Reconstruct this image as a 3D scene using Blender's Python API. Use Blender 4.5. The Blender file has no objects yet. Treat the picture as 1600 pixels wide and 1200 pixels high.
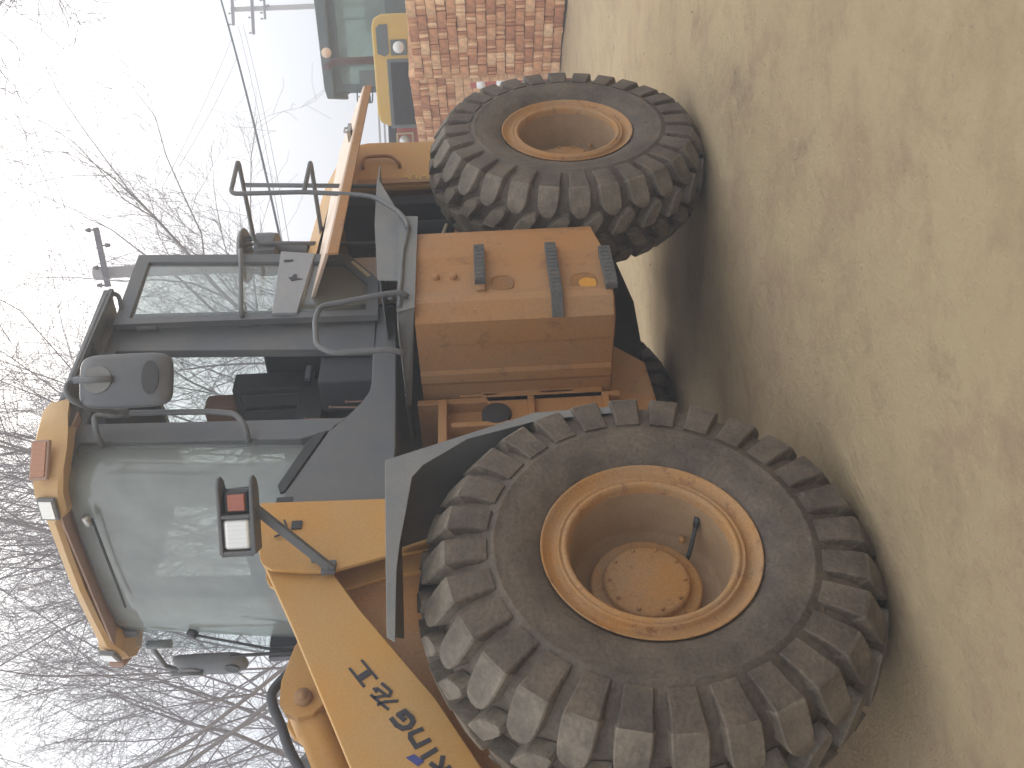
import bpy, bmesh, math, random
from mathutils import Vector, Matrix, noise
random.seed(11)
C = bpy.context.scene.collection
S = bpy.context.scene
HAZE = 0.015
GZ = -0.075            # the yard dips a little under the machine


# ------------------------------------------------------------------ camera
CAM = Vector((-1.98595, -2.48841, 1.15743))
YAW, PITCH, ROLL, FPX = 0.84768238, 0.02341278, -0.05037135, 1516.13
fw = Vector((math.sin(YAW)*math.cos(PITCH), math.cos(YAW)*math.cos(PITCH), -math.sin(PITCH)))
rt = Vector((math.cos(YAW), -math.sin(YAW), 0))
up = rt.cross(fw)
r2 = rt*math.cos(ROLL) + up*math.sin(ROLL)
u2 = -rt*math.sin(ROLL) + up*math.cos(ROLL)
cam = bpy.data.objects.new('camera', bpy.data.cameras.new('camera'))
C.objects.link(cam)
X, Y, Zc = -u2, r2, -fw                      # the phone was held on its side: picture-up is the scene's right
cam.matrix_world = Matrix(((X.x, Y.x, Zc.x, CAM.x), (X.y, Y.y, Zc.y, CAM.y), (X.z, Y.z, Zc.z, CAM.z), (0, 0, 0, 1)))
cam.data.sensor_width = 36
cam.data.lens = 36*FPX/1600
cam.data.clip_end = 2000
cam.data.clip_start = 0.05
S.camera = cam

# ------------------------------------------------------------------ sky, sun, exposure
W = bpy.data.worlds.new("World"); S.world = W; W.use_nodes = True
wn = W.node_tree.nodes; wl = W.node_tree.links; wn.clear()
sky = wn.new('ShaderNodeTexSky'); sky.sky_type = 'NISHITA'; sky.sun_disc = False
SUN_EL, SUN_AZ = math.radians(38), YAW + math.radians(6)          # azimuth measured from +Y towards +X
sky.sun_elevation = SUN_EL; sky.sun_rotation = SUN_AZ
sky.air_density = 1.2; sky.dust_density = 6.0; sky.ozone_density = 1.5; sky.altitude = 50
mx = wn.new('ShaderNodeMix'); mx.data_type = 'RGBA'; mx.inputs[0].default_value = 0.82
# overcast veil over the clear sky: an overcast sky is about three times brighter overhead than at the horizon
tcw = wn.new('ShaderNodeTexCoord'); sx = wn.new('ShaderNodeSeparateXYZ'); wl.new(tcw.outputs['Generated'], sx.inputs[0])
mrw = wn.new('ShaderNodeMapRange'); mrw.inputs[1].default_value = 0.02; mrw.inputs[2].default_value = 0.55; wl.new(sx.outputs['Z'], mrw.inputs[0])
veil = wn.new('ShaderNodeMix'); veil.data_type = 'RGBA'; veil.inputs['A'].default_value = (3.8, 4.6, 6.3, 1); veil.inputs['B'].default_value = (11.8, 12.0, 11.9, 1)
wl.new(mrw.outputs[0], veil.inputs[0]); wl.new(veil.outputs['Result'], mx.inputs['B'])
bg = wn.new('ShaderNodeBackground'); bg.inputs[1].default_value = 0.11
wo = wn.new('ShaderNodeOutputWorld')
wl.new(sky.outputs[0], mx.inputs['A']); wl.new(mx.outputs['Result'], bg.inputs[0]); wl.new(bg.outputs[0], wo.inputs[0])
sun = bpy.data.objects.new('sun', bpy.data.lights.new('sun', 'SUN')); C.objects.link(sun)
sun.data.energy = 0.75; sun.data.angle = math.radians(22); sun.data.color = (1.0, 0.93, 0.82)
sd = Vector((math.sin(SUN_AZ)*math.cos(SUN_EL), math.cos(SUN_AZ)*math.cos(SUN_EL), math.sin(SUN_EL)))
sun.rotation_euler = sd.to_track_quat('Z', 'Y').to_euler()
S.view_settings.view_transform = 'Standard'; S.view_settings.look = 'None'
S.view_settings.exposure = 0.76; S.view_settings.gamma = 1

# ------------------------------------------------------------------ materials
def mat(name, base, rough=0.6, dust=None, dust_amt=0.35, scale=6.0, var=0.12, bump=0.1, metal=0.0, spec=0.4, fine=140.0, rust=None, rust_amt=0.0, streak=None):
    m = bpy.data.materials.new(name); m.use_nodes = True
    n = m.node_tree.nodes; l = m.node_tree.links
    b = n['Principled BSDF']
    tc = n.new('ShaderNodeTexCoord')
    vec = tc.outputs['Object']
    if streak:
        mp = n.new('ShaderNodeMapping'); mp.inputs['Scale'].default_value = streak
        l.new(vec, mp.inputs[0]); svec = mp.outputs[0]
    else: svec = vec
    n1 = n.new('ShaderNodeTexNoise'); n1.inputs['Scale'].default_value = scale; n1.inputs['Detail'].default_value = 7; n1.inputs['Roughness'].default_value = 0.62
    l.new(svec, n1.inputs['Vector'])
    n2 = n.new('ShaderNodeTexNoise'); n2.inputs['Scale'].default_value = fine; n2.inputs['Detail'].default_value = 3
    l.new(vec, n2.inputs['Vector'])
    r1 = n.new('ShaderNodeMapRange'); r1.inputs[1].default_value = 0.35; r1.inputs[2].default_value = 0.68
    l.new(n1.outputs[0], r1.inputs[0])
    dm = n.new('ShaderNodeMath'); dm.operation = 'MULTIPLY'; dm.inputs[1].default_value = dust_amt
    l.new(r1.outputs[0], dm.inputs[0])
    mixd = n.new('ShaderNodeMix'); mixd.data_type = 'RGBA'
    mixd.inputs['A'].default_value = (*base, 1)
    mixd.inputs['B'].default_value = (*(dust or tuple(min(1, c*1.25) for c in base)), 1)
    l.new(dm.outputs[0], mixd.inputs[0])
    out = mixd.outputs['Result']
    if rust:
        n3 = n.new('ShaderNodeTexNoise'); n3.inputs['Scale'].default_value = scale*3.1; n3.inputs['Detail'].default_value = 9; n3.inputs['Roughness'].default_value = 0.75
        l.new(vec, n3.inputs['Vector'])
        rr = n.new('ShaderNodeMapRange'); rr.inputs[1].default_value = 0.56; rr.inputs[2].default_value = 0.63; rr.inputs[4].default_value = rust_amt
        l.new(n3.outputs[0], rr.inputs[0])
        mr = n.new('ShaderNodeMix'); mr.data_type = 'RGBA'; mr.inputs['B'].default_value = (*rust, 1)
        l.new(out, mr.inputs['A']); l.new(rr.outputs[0], mr.inputs[0]); out = mr.outputs['Result']
    hv = n.new('ShaderNodeHueSaturation')
    rv = n.new('ShaderNodeMapRange'); rv.inputs[3].default_value = 1-var; rv.inputs[4].default_value = 1+var
    rv.inputs[1].default_value = 0.3; rv.inputs[2].default_value = 0.7
    l.new(n2.outputs[0], rv.inputs[0]); l.new(rv.outputs[0], hv.inputs['Value']); l.new(out, hv.inputs['Color'])
    l.new(hv.outputs[0], b.inputs['Base Color'])
    b.inputs['Metallic'].default_value = metal; b.inputs['Specular IOR Level'].default_value = spec
    rg = n.new('ShaderNodeMapRange'); rg.inputs[3].default_value = rough-0.08; rg.inputs[4].default_value = min(1, rough+0.2)
    l.new(n1.outputs[0], rg.inputs[0]); l.new(rg.outputs[0], b.inputs['Roughness'])
    if bump:
        bp = n.new('ShaderNodeBump'); bp.inputs['Strength'].default_value = bump; bp.inputs['Distance'].default_value = 0.01
        ad = n.new('ShaderNodeMath'); ad.operation = 'ADD'; l.new(n1.outputs[0], ad.inputs[0]); l.new(n2.outputs[0], ad.inputs[1])
        l.new(ad.outputs[0], bp.inputs['Height']); l.new(bp.outputs[0], b.inputs['Normal'])
    return m

def glass(name, tint, dirt, dirt_fac, rough=0.03, refl=1.0, rmax=.75):
    m = bpy.data.materials.new(name); m.use_nodes = True
    n = m.node_tree.nodes; l = m.node_tree.links; n.clear()
    o = n.new('ShaderNodeOutputMaterial')
    t = n.new('ShaderNodeBsdfTransparent'); t.inputs[0].default_value = (*tint, 1)
    d = n.new('ShaderNodeBsdfDiffuse'); d.inputs[0].default_value = (*dirt, 1)
    tl = n.new('ShaderNodeBsdfTranslucent'); tl.inputs[0].default_value = (*dirt, 1)
    dd = n.new('ShaderNodeMixShader'); dd.inputs[0].default_value = 0.6
    l.new(d.outputs[0], dd.inputs[1]); l.new(tl.outputs[0], dd.inputs[2])
    g = n.new('ShaderNodeBsdfGlossy'); g.inputs['Roughness'].default_value = rough; g.inputs[0].default_value = (0.9*refl, 0.95*refl, refl, 1)
    lw = n.new('ShaderNodeLayerWeight'); lw.inputs[0].default_value = .5
    pw = n.new('ShaderNodeMath'); pw.operation = 'POWER'; pw.inputs[1].default_value = 4; l.new(lw.outputs['Facing'], pw.inputs[0])
    f = n.new('ShaderNodeMapRange'); f.inputs[3].default_value = .04; f.inputs[4].default_value = rmax; l.new(pw.outputs[0], f.inputs[0])
    tc = n.new('ShaderNodeTexCoord'); nz = n.new('ShaderNodeTexNoise'); nz.inputs['Scale'].default_value = 5; nz.inputs['Detail'].default_value = 8
    l.new(tc.outputs['Object'], nz.inputs['Vector'])
    mr = n.new('ShaderNodeMapRange'); mr.inputs[1].default_value = .3; mr.inputs[2].default_value = .7
    mr.inputs[3].default_value = dirt_fac*0.86; mr.inputs[4].default_value = min(1, dirt_fac*1.14)
    l.new(nz.outputs[0], mr.inputs[0])
    m1 = n.new('ShaderNodeMixShader'); m2 = n.new('ShaderNodeMixShader')
    l.new(mr.outputs[0], m1.inputs[0]); l.new(t.outputs[0], m1.inputs[1]); l.new(dd.outputs[0], m1.inputs[2])
    l.new(f.outputs[0], m2.inputs[0]); l.new(m1.outputs[0], m2.inputs[1]); l.new(g.outputs[0], m2.inputs[2])
    l.new(m2.outputs[0], o.inputs[0])
    return m

DUST = (0.30, 0.235, 0.16)
M = {}
M['yellow'] = mat('yellow_paint', (0.52, 0.26, 0.058), 0.5, (0.46, 0.30, 0.135), 0.7, 3.0, 0.07, 0.05)
M['yellow_dirty'] = mat('dirty_yellow_paint', (0.385, 0.178, 0.058), 0.6, (0.33, 0.195, 0.10), 0.9, 3.2, 0.12, 0.12, rust=(0.12, 0.06, 0.035), rust_amt=0.35, streak=(1, 1, 0.35))
M['rim'] = mat('rim_paint', (0.40, 0.19, 0.052), 0.6, (0.33, 0.215, 0.12), 0.9, 4.0, 0.14, 0.2, rust=(0.16, 0.055, 0.03), rust_amt=0.55)
M['barrel'] = mat('dusty_barrel_paint', (0.38, 0.255, 0.15), .8, (0.27, 0.17, 0.09), .8, 3.5, .1, .1)
M['cream'] = mat('visor_paint', (0.55, 0.33, 0.13), 0.5, (0.48, 0.36, 0.22), 0.5, 3.0, 0.05, 0.04)
M['grey'] = mat('dark_grey_paint', (0.098, 0.104, 0.115), 0.42, (0.17, 0.155, 0.135), 0.5, 4.0, 0.06, 0.05, spec=0.5)
M['grey_light'] = mat('dusty_grey_paint', (0.15, 0.155, 0.16), 0.42, (0.24, 0.225, 0.20), 0.6, 5.0, 0.07, 0.06, spec=0.5)
M['black'] = mat('black_plastic', (0.03, 0.032, 0.036), 0.5, (0.07, 0.065, 0.06), 0.5, 6.0, 0.1, 0.06)
M['interior'] = mat('interior_trim', (0.045, 0.047, 0.055), 0.8, None, 0.3, 5, 0.1, 0.05)
M['rubber'] = mat('tyre_rubber', (0.064, 0.047, 0.036), 0.62, (0.15, 0.115, 0.083), 0.85, 7.0, 0.2, 0.45, fine=70)
M['tread'] = mat('worn_dusty_tread', (0.088, 0.071, 0.054), 0.6, (0.22, 0.18, 0.135), 0.9, 9.0, 0.15, 0.4, fine=70)
M['rubber_step'] = mat('step_rubber', (0.075, 0.08, 0.085), 0.8, (0.17, 0.14, 0.11), 0.5, 25, 0.3, 0.5)
M['hose'] = mat('hose_rubber', (0.05, 0.05, 0.055), 0.5, None, 0.3, 10, 0.1, 0.05)
M['steel'] = mat('bright_steel', (0.45, 0.44, 0.42), 0.3, DUST, 0.5, 10, 0.1, 0.05, metal=0.8)
M['engine'] = mat('engine_dirty_iron', (0.022, 0.022, 0.028), 0.8, (0.06, 0.045, 0.035), 0.6, 8, 0.3, 0.3)
M['seat_brown'] = mat('seat_cover', (0.20, 0.12, 0.085), 0.85, None, 0.3, 12, 0.15, 0.2)
M['decal'] = mat('decal_ink', (0.035, 0.033, 0.04), 0.5, None, 0.2, 5, 0.05, 0)
M['decal_blue'] = mat('decal_blue', (0.05, 0.06, 0.22), 0.5, None, 0.2, 5, 0.05, 0)
M['decal_yellow'] = mat('warning_yellow', (0.62, 0.50, 0.05), 0.5, DUST, 0.4, 30, 0.1, 0)
M['chip'] = mat('primer_chip', (0.55, 0.45, 0.27), 0.7, None, 0.3, 40, 0.2, 0.1)
M['glass'] = glass('door_glass', (0.80, 0.84, 0.83), (0.55, 0.53, 0.48), 0.20)
M['wind'] = glass('windshield_glass', (0.78, 0.80, 0.77), (0.84, 0.87, 0.85), 0.36, rough=.05, rmax=.42)
M['glass_clear'] = glass('rear_glass', (0.86, 0.90, 0.90), (0.6, 0.6, 0.6), 0.06)
M['glass_green'] = glass('green_cab_glass', (0.62, 0.72, 0.66), (0.58, 0.66, 0.60), 0.45)
def lens(name, col, rough=0.15, em=0.0):
    m = bpy.data.materials.new(name); m.use_nodes = True; b = m.node_tree.nodes['Principled BSDF']; n = m.node_tree.nodes; l = m.node_tree.links
    tc = n.new('ShaderNodeTexCoord'); w = n.new('ShaderNodeTexWave'); w.inputs['Scale'].default_value = 26; w.bands_direction = 'Y'
    l.new(tc.outputs['Object'], w.inputs['Vector'])
    mx = n.new('ShaderNodeMix'); mx.data_type = 'RGBA'; mx.inputs['A'].default_value = (*[c*.93 for c in col], 1); mx.inputs['B'].default_value = (*col, 1)
    l.new(w.outputs[0], mx.inputs[0]); l.new(mx.outputs['Result'], b.inputs['Base Color'])
    b.inputs['Roughness'].default_value = rough; b.inputs['Coat Weight'].default_value = 0.7; b.inputs['Coat Roughness'].default_value = 0.05
    bp = n.new('ShaderNodeBump'); bp.inputs['Strength'].default_value = .12; bp.inputs['Distance'].default_value = .004
    l.new(w.outputs[0], bp.inputs['Height']); l.new(bp.outputs[0], b.inputs['Normal'])
    return m
M['flap'] = mat('skylit_flap_paint', (0.66, 0.46, 0.33), .4, (0.72, 0.60, 0.50), .8, 2.5, .06, .04)  # sky light on the raised flap's top is put into this pale colour
M['lens_clear'] = lens('headlamp_lens', (0.80, 0.78, 0.74), .22); M['lens_amber'] = lens('amber_lens', (0.36, 0.09, 0.035)); M['lens_orange'] = lens('marker_lens', (0.40, 0.16, 0.07))
M['lens_clear'].node_tree.nodes['Principled BSDF'].inputs['Metallic'].default_value = 0.35

# bricks: each brick a slightly different red
def brick_mat():
    m = bpy.data.materials.new('brick_clay'); m.use_nodes = True; n = m.node_tree.nodes; l = m.node_tree.links; b = n['Principled BSDF']
    oi = n.new('ShaderNodeObjectInfo'); tc = n.new('ShaderNodeTexCoord')
    nz = n.new('ShaderNodeTexNoise'); nz.inputs['Scale'].default_value = 14; nz.inputs['Detail'].default_value = 8; l.new(tc.outputs['Object'], nz.inputs['Vector'])
    cr = n.new('ShaderNodeValToRGB'); e = cr.color_ramp.elements
    e[0].color = (0.42, 0.17, 0.08, 1); e[1].color = (0.80, 0.54, 0.32, 1)
    x = cr.color_ramp.elements.new(0.5); x.color = (0.60, 0.30, 0.15, 1)
    l.new(oi.outputs['Random'], cr.inputs[0])
    hs = n.new('ShaderNodeHueSaturation'); mr = n.new('ShaderNodeMapRange'); mr.inputs[1].default_value = .3; mr.inputs[2].default_value = .7; mr.inputs[3].default_value = .7; mr.inputs[4].default_value = 1.25
    l.new(nz.outputs[0], mr.inputs[0]); l.new(mr.outputs[0], hs.inputs['Value']); l.new(cr.outputs[0], hs.inputs['Color']); l.new(hs.outputs[0], b.inputs['Base Color'])
    b.inputs['Roughness'].default_value = 0.95
    bp = n.new('ShaderNodeBump'); bp.inputs['Strength'].default_value = .5; bp.inputs['Distance'].default_value = .006; l.new(nz.outputs[0], bp.inputs['Height']); l.new(bp.outputs[0], b.inputs['Normal'])
    return m
M['brick'] = brick_mat()
M['bark'] = mat('winter_bark', (0.26, 0.235, 0.235), 0.9, (0.34, 0.31, 0.31), 0.5, 5, 0.2, 0.3)
M['twig'] = mat('winter_twigs', (0.27, 0.24, 0.26), 0.9, (0.20, 0.17, 0.19), 0.4, 8, 0.1, 0)
M['pole'] = mat('pole_concrete', (0.30, 0.27, 0.27), 0.9, (0.38, 0.35, 0.33), 0.5, 3, 0.1, 0.1)
M['wire'] = mat('wire_black', (0.03, 0.035, 0.06), 0.6, None, 0.1, 3, 0.0, 0)
M['ins'] = mat('insulator', (0.10, 0.08, 0.10), 0.3, None, 0.1, 3, 0.0, 0)

# ------------------------------------------------------------------ mesh helpers
class MB:
    def __init__(s): s.v = []; s.f = []; s.sm = []
    def add(s, vs, fs, smooth=False):
        o = len(s.v); s.v += [tuple(v) for v in vs]; s.f += [tuple(i+o for i in f) for f in fs]; s.sm += [smooth]*len(fs); return s
    def box(s, c, d, R=None):
        hx, hy, hz = d[0]/2, d[1]/2, d[2]/2
        vs = [Vector((x*hx, y*hy, z*hz)) for x in (-1, 1) for y in (-1, 1) for z in (-1, 1)]
        if R is not None: vs = [R @ v for v in vs]
        return s.add([v+Vector(c) for v in vs], [(0, 1, 3, 2), (4, 6, 7, 5), (0, 4, 5, 1), (2, 3, 7, 6), (0, 2, 6, 4), (1, 5, 7, 3)])
    def b2(s, x0, x1, y0, y1, z0, z1): return s.box(((x0+x1)/2, (y0+y1)/2, (z0+z1)/2), (abs(x1-x0), abs(y1-y0), abs(z1-z0)))
    def prism(s, poly, a, b, ax='y'):
        n = len(poly)
        def P(p, t):
            if ax == 'y': return (p[0], t, p[1])
            if ax == 'x': return (t, p[0], p[1])
            return (p[0], p[1], t)
        vs = [P(p, a) for p in poly]+[P(p, b) for p in poly]
        return s.add(vs, [tuple(range(n)), tuple(range(2*n-1, n-1, -1))]+[(i, i+n, (i+1) % n+n, (i+1) % n) for i in range(n)])
    def ring(s, outer, inner, a, b, ax='y'):
        n = len(outer)
        for i in range(n):
            j = (i+1) % n
            s.prism([outer[i], outer[j], inner[j], inner[i]], a, b, ax)
        return s
    def tube(s, pts, r, n=10, bend=0.0, caps=True):
        P = [Vector(p) for p in pts]
        if bend > 0 and len(P) > 2:
            Q = [P[0]]
            for i in range(1, len(P)-1):
                a = P[i-1]-P[i]; b = P[i+1]-P[i]; d = min(bend, a.length*.48, b.length*.48)
                A = P[i]+a.normalized()*d; B = P[i]+b.normalized()*d
                for k in range(6):
                    t = k/5; Q.append(A*(1-t)**2+P[i]*2*t*(1-t)+B*t*t)
            Q.append(P[-1]); P = Q
        rr = r if isinstance(r, (list, tuple)) else [r]*len(P)
        vs = []; fr = None
        for i, p in enumerate(P):
            d = (P[min(i+1, len(P)-1)]-P[max(i-1, 0)]).normalized()
            if fr is None: fr = d.orthogonal().normalized()
            fr = (fr-d*fr.dot(d)).normalized(); g = d.cross(fr)
            for k in range(n):
                a = 2*math.pi*k/n; vs.append(p+(fr*math.cos(a)+g*math.sin(a))*rr[i])
        fs = [(i*n+k, i*n+(k+1) % n, (i+1)*n+(k+1) % n, (i+1)*n+k) for i in range(len(P)-1) for k in range(n)]
        s.add(vs, fs, True)
        if caps: s.add(vs, [tuple(range(n-1, -1, -1)), tuple(range((len(P)-1)*n, len(P)*n))])
        return s
    def lathe(s, prof, c=(0, 0, 0), n=64, closed=False):            # profile of (y, r) about an axis along Y
        vs = []; m = len(prof)
        for k in range(n):
            a = 2*math.pi*k/n; ca, sa = math.cos(a), math.sin(a)
            for (y, r) in prof: vs.append((c[0]+r*ca, c[1]+y, c[2]+r*sa))
        fs = []
        for k in range(n):
            q = (k+1) % n
            for i in range(m if closed else m-1):
                j = (i+1) % m
                fs.append((k*m+i, k*m+j, q*m+j, q*m+i))
        return s.add(vs, fs, True)
    def build(s, name, m, parent=None, bevel=0, seg=2, sub=0, loc=None, merge=True):
        me = bpy.data.meshes.new(name); me.from_pydata([tuple(v) for v in s.v], [], s.f)
        me.polygons.foreach_set('use_smooth', s.sm)
        bm = bmesh.new(); bm.from_mesh(me)
        if merge: bmesh.ops.remove_doubles(bm, verts=bm.verts, dist=1e-5)
        bmesh.ops.recalc_face_normals(bm, faces=bm.faces); bm.to_mesh(me); bm.free()
        me.materials.append(m if not isinstance(m, str) else M[m])
        o = bpy.data.objects.new(name, me); C.objects.link(o)
        if parent: o.parent = parent
        if bevel:
            b = o.modifiers.new('bevel', 'BEVEL'); b.width = bevel; b.segments = seg; b.limit_method = 'ANGLE'; b.angle_limit = math.radians(35)
            b.harden_normals = False
        if sub: u = o.modifiers.new('sub', 'SUBSURF'); u.levels = u.render_levels = sub
        if loc: o.location = loc
        return o
def thing(name, label, cat, loc=(0, 0, 0), group=None):
    o = bpy.data.objects.new(name, None); C.objects.link(o); o.location = loc; o.empty_display_size = .2
    return tag(o, label, cat, group)
def tag(o, label=None, cat=None, group=None, kind=None):
    if label: o['label'] = label
    if cat: o['category'] = cat
    if group: o['group'] = group
    if kind: o['kind'] = kind
    return o
def xz(pts, y): return [(p[0], y, p[1]) for p in pts]
F2 = Vector((math.sin(YAW), math.cos(YAW), 0)); R2 = Vector((math.cos(YAW), -math.sin(YAW), 0))
def LD(lat, D, z=0):                      # a ground point D metres ahead of the photographer and lat metres to the right
    p = Vector((CAM.x, CAM.y, 0))+R2*lat+F2*D; return Vector((p.x, p.y, z))

# ------------------------------------------------------------------ ground
def dip(x, y):
    d = math.hypot(x-1.2, y-.6); t_ = min(1, max(0, (d-5.0)/5.0)); return GZ*(1-t_*t_*(3-2*t_))
def ground():
    def axis():
        a = [-400, -200, -90, -40, -20, -12]
        x = -8.0
        while x < 16: a.append(x); x += 0.09 if -4 < x < 6 else 0.25
        return a+[20, 30, 60, 120, 250, 500]
    xs, ys = axis(), axis()
    vs = []; nx = len(xs)
    for y in ys:
        for x in xs:
            z = 0
            if -12 < x < 20 and -12 < y < 20:
                z = 0.020*noise.noise(Vector((x*.7, y*.7, 0)))+0.012*noise.noise(Vector((x*2.3, y*2.3, 3)))+0.010*noise.noise(Vector((x*6, y*6, 7)))
                for cx in (0, 2.914):
                    d = math.hypot((x-cx)/.9, (y-.2)/.7); z += 0.012*math.exp(-d*d*2)
            vs.append((x, y, z-0.012+dip(x, y)))
    fs = [(j*nx+i, j*nx+i+1, (j+1)*nx+i+1, (j+1)*nx+i) for j in range(len(ys)-1) for i in range(nx-1)]
    m = bpy.data.materials.new('packed_dirt'); m.use_nodes = True; n = m.node_tree.nodes; l = m.node_tree.links; b = n['Principled BSDF']
    tc = n.new('ShaderNodeTexCoord')
    def nz(scale, det=8, ro=.6, mp=None):
        t = n.new('ShaderNodeTexNoise'); t.inputs['Scale'].default_value = scale; t.inputs['Detail'].default_value = det; t.inputs['Roughness'].default_value = ro
        if mp:
            q = n.new('ShaderNodeMapping'); q.inputs['Scale'].default_value = mp[0]; q.inputs['Rotation'].default_value[2] = mp[1]; q.inputs['Location'].default_value = (3.3, 1.7, 0); l.new(tc.outputs['Object'], q.inputs[0]); l.new(q.outputs[0], t.inputs['Vector'])
        else: l.new(tc.outputs['Object'], t.inputs['Vector'])
        return t
    def rng(src, a, b_, c=0, d=1):
        r = n.new('ShaderNodeMapRange'); r.inputs[1].default_value = a; r.inputs[2].default_value = b_; r.inputs[3].default_value = c; r.inputs[4].default_value = d; l.new(src, r.inputs[0]); return r.outputs[0]
    def mix(a, bcol, fac):
        x = n.new('ShaderNodeMix'); x.data_type = 'RGBA'
        if isinstance(a, tuple): x.inputs['A'].default_value = (*a, 1)
        else: l.new(a, x.inputs['A'])
        x.inputs['B'].default_value = (*bcol, 1); l.new(fac, x.inputs[0]); return x.outputs['Result']
    big = nz(.55); midn = nz(2.6, 10, .7); fine = nz(16, 10, .75); oil = nz(1.5, 9, .72, ((1, 1, 1), .4)); tr = nz(3.6, 10, .75, ((1, 1, 1), .1))
    c = mix((0.49, 0.37, 0.225), (0.54, 0.42, 0.255), rng(big.outputs[0], .35, .65))
    c = mix(c, (0.385, 0.270, 0.175), rng(midn.outputs[0], .48, .72, 0, .75))
    c = mix(c, (0.36, 0.235, 0.17), rng(tr.outputs[0], .50, .70, 0, .55))
    c = mix(c, (0.19, 0.135, 0.11), rng(oil.outputs[0], .60, .72, 0, .6))
    c = mix(c, (0.56, 0.45, 0.30), rng(fine.outputs[0], .58, .78, 0, .55))
    l.new(c, b.inputs['Base Color']); b.inputs['Roughness'].default_value = .95; b.inputs['Specular IOR Level'].default_value = .15
    grit = nz(70, 6, .8); pit = nz(9, 6, .8)
    c = mix(c, (0.28, 0.20, 0.14), rng(grit.outputs[0], .62, .74, 0, .45)); c = mix(c, (0.29, 0.205, 0.15), rng(pit.outputs[0], .64, .72, 0, .5)); l.new(c, b.inputs['Base Color'])
    bp = n.new('ShaderNodeBump'); bp.inputs['Strength'].default_value = .9; bp.inputs['Distance'].default_value = .03
    ad = n.new('ShaderNodeMath'); ad.operation = 'ADD'; l.new(midn.outputs[0], ad.inputs[0]); l.new(fine.outputs[0], ad.inputs[1])
    a2 = n.new('ShaderNodeMath'); a2.operation = 'MULTIPLY_ADD'; a2.inputs[1].default_value = .35; l.new(grit.outputs[0], a2.inputs[0]); l.new(ad.outputs[0], a2.inputs[2])
    a3 = n.new('ShaderNodeMath'); a3.operation = 'MULTIPLY_ADD'; a3.inputs[1].default_value = .8; l.new(pit.outputs[0], a3.inputs[0]); l.new(a2.outputs[0], a3.inputs[2]); l.new(a3.outputs[0], bp.inputs['Height']); l.new(bp.outputs[0], b.inputs['Normal'])
    mb = MB(); mb.add(vs, fs, True); o = mb.build('ground', m, merge=False); tag(o, kind='structure')
ground()
def pebbles():
    mb = MB(); rnd = random.Random(5)
    for i in range(1500):
        a = rnd.random(); x = rnd.uniform(-2.6, 7.5); y = rnd.uniform(-2.4, 3.4)
        if -0.5 < x < .5 and 0 < y < .5: continue
        s = rnd.choice([.003, .004, .005, .006, .010])*rnd.uniform(.7, 1.4)
        vs = [Vector((math.cos(k*1.257+a)*s*rnd.uniform(.7, 1.3), math.sin(k*1.257+a)*s*rnd.uniform(.7, 1.3), -.3*s)) for k in range(5)]+[Vector((0, 0, s*rnd.uniform(.4, .8)))]
        z = 0.020*noise.noise(Vector((x*.7, y*.7, 0)))+0.012*noise.noise(Vector((x*2.3, y*2.3, 3)))+0.010*noise.noise(Vector((x*6, y*6, 7)))-.012+dip(x, y)
        mb.add([v+Vector((x, y, z)) for v in vs], [(k, (k+1) % 5, 5) for k in range(5)])
    m = mat('clod', (0.40, 0.30, 0.19), .95, (0.30, 0.22, 0.16), .9, 1.5, .1, 0)
    tag(mb.build('gravel', m, merge=False), 'small crumbs of dry earth and grit scattered over the dirt yard', 'gravel', kind='stuff')
pebbles()

# ================================================================== WHEEL LOADER
ZC, RW, WB, CY = 0.66106, 0.6745, 2.9145, 1.13
L = thing('wheel_loader', 'yellow wheel loader with dark grey cab and open door, parked in front on the dirt', 'wheel loader', (WB/2, CY, 0))
LO = Vector((WB/2, CY, 0))
def part(mb, name, m, parent=None, **k):
    """vertices are written in yard coordinates; the part hangs under the loader (or one of its parts)"""
    off = LO
    mb.v = [tuple(Vector(v)-off) for v in mb.v]
    return mb.build(name, m, parent or L, **k)

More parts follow.
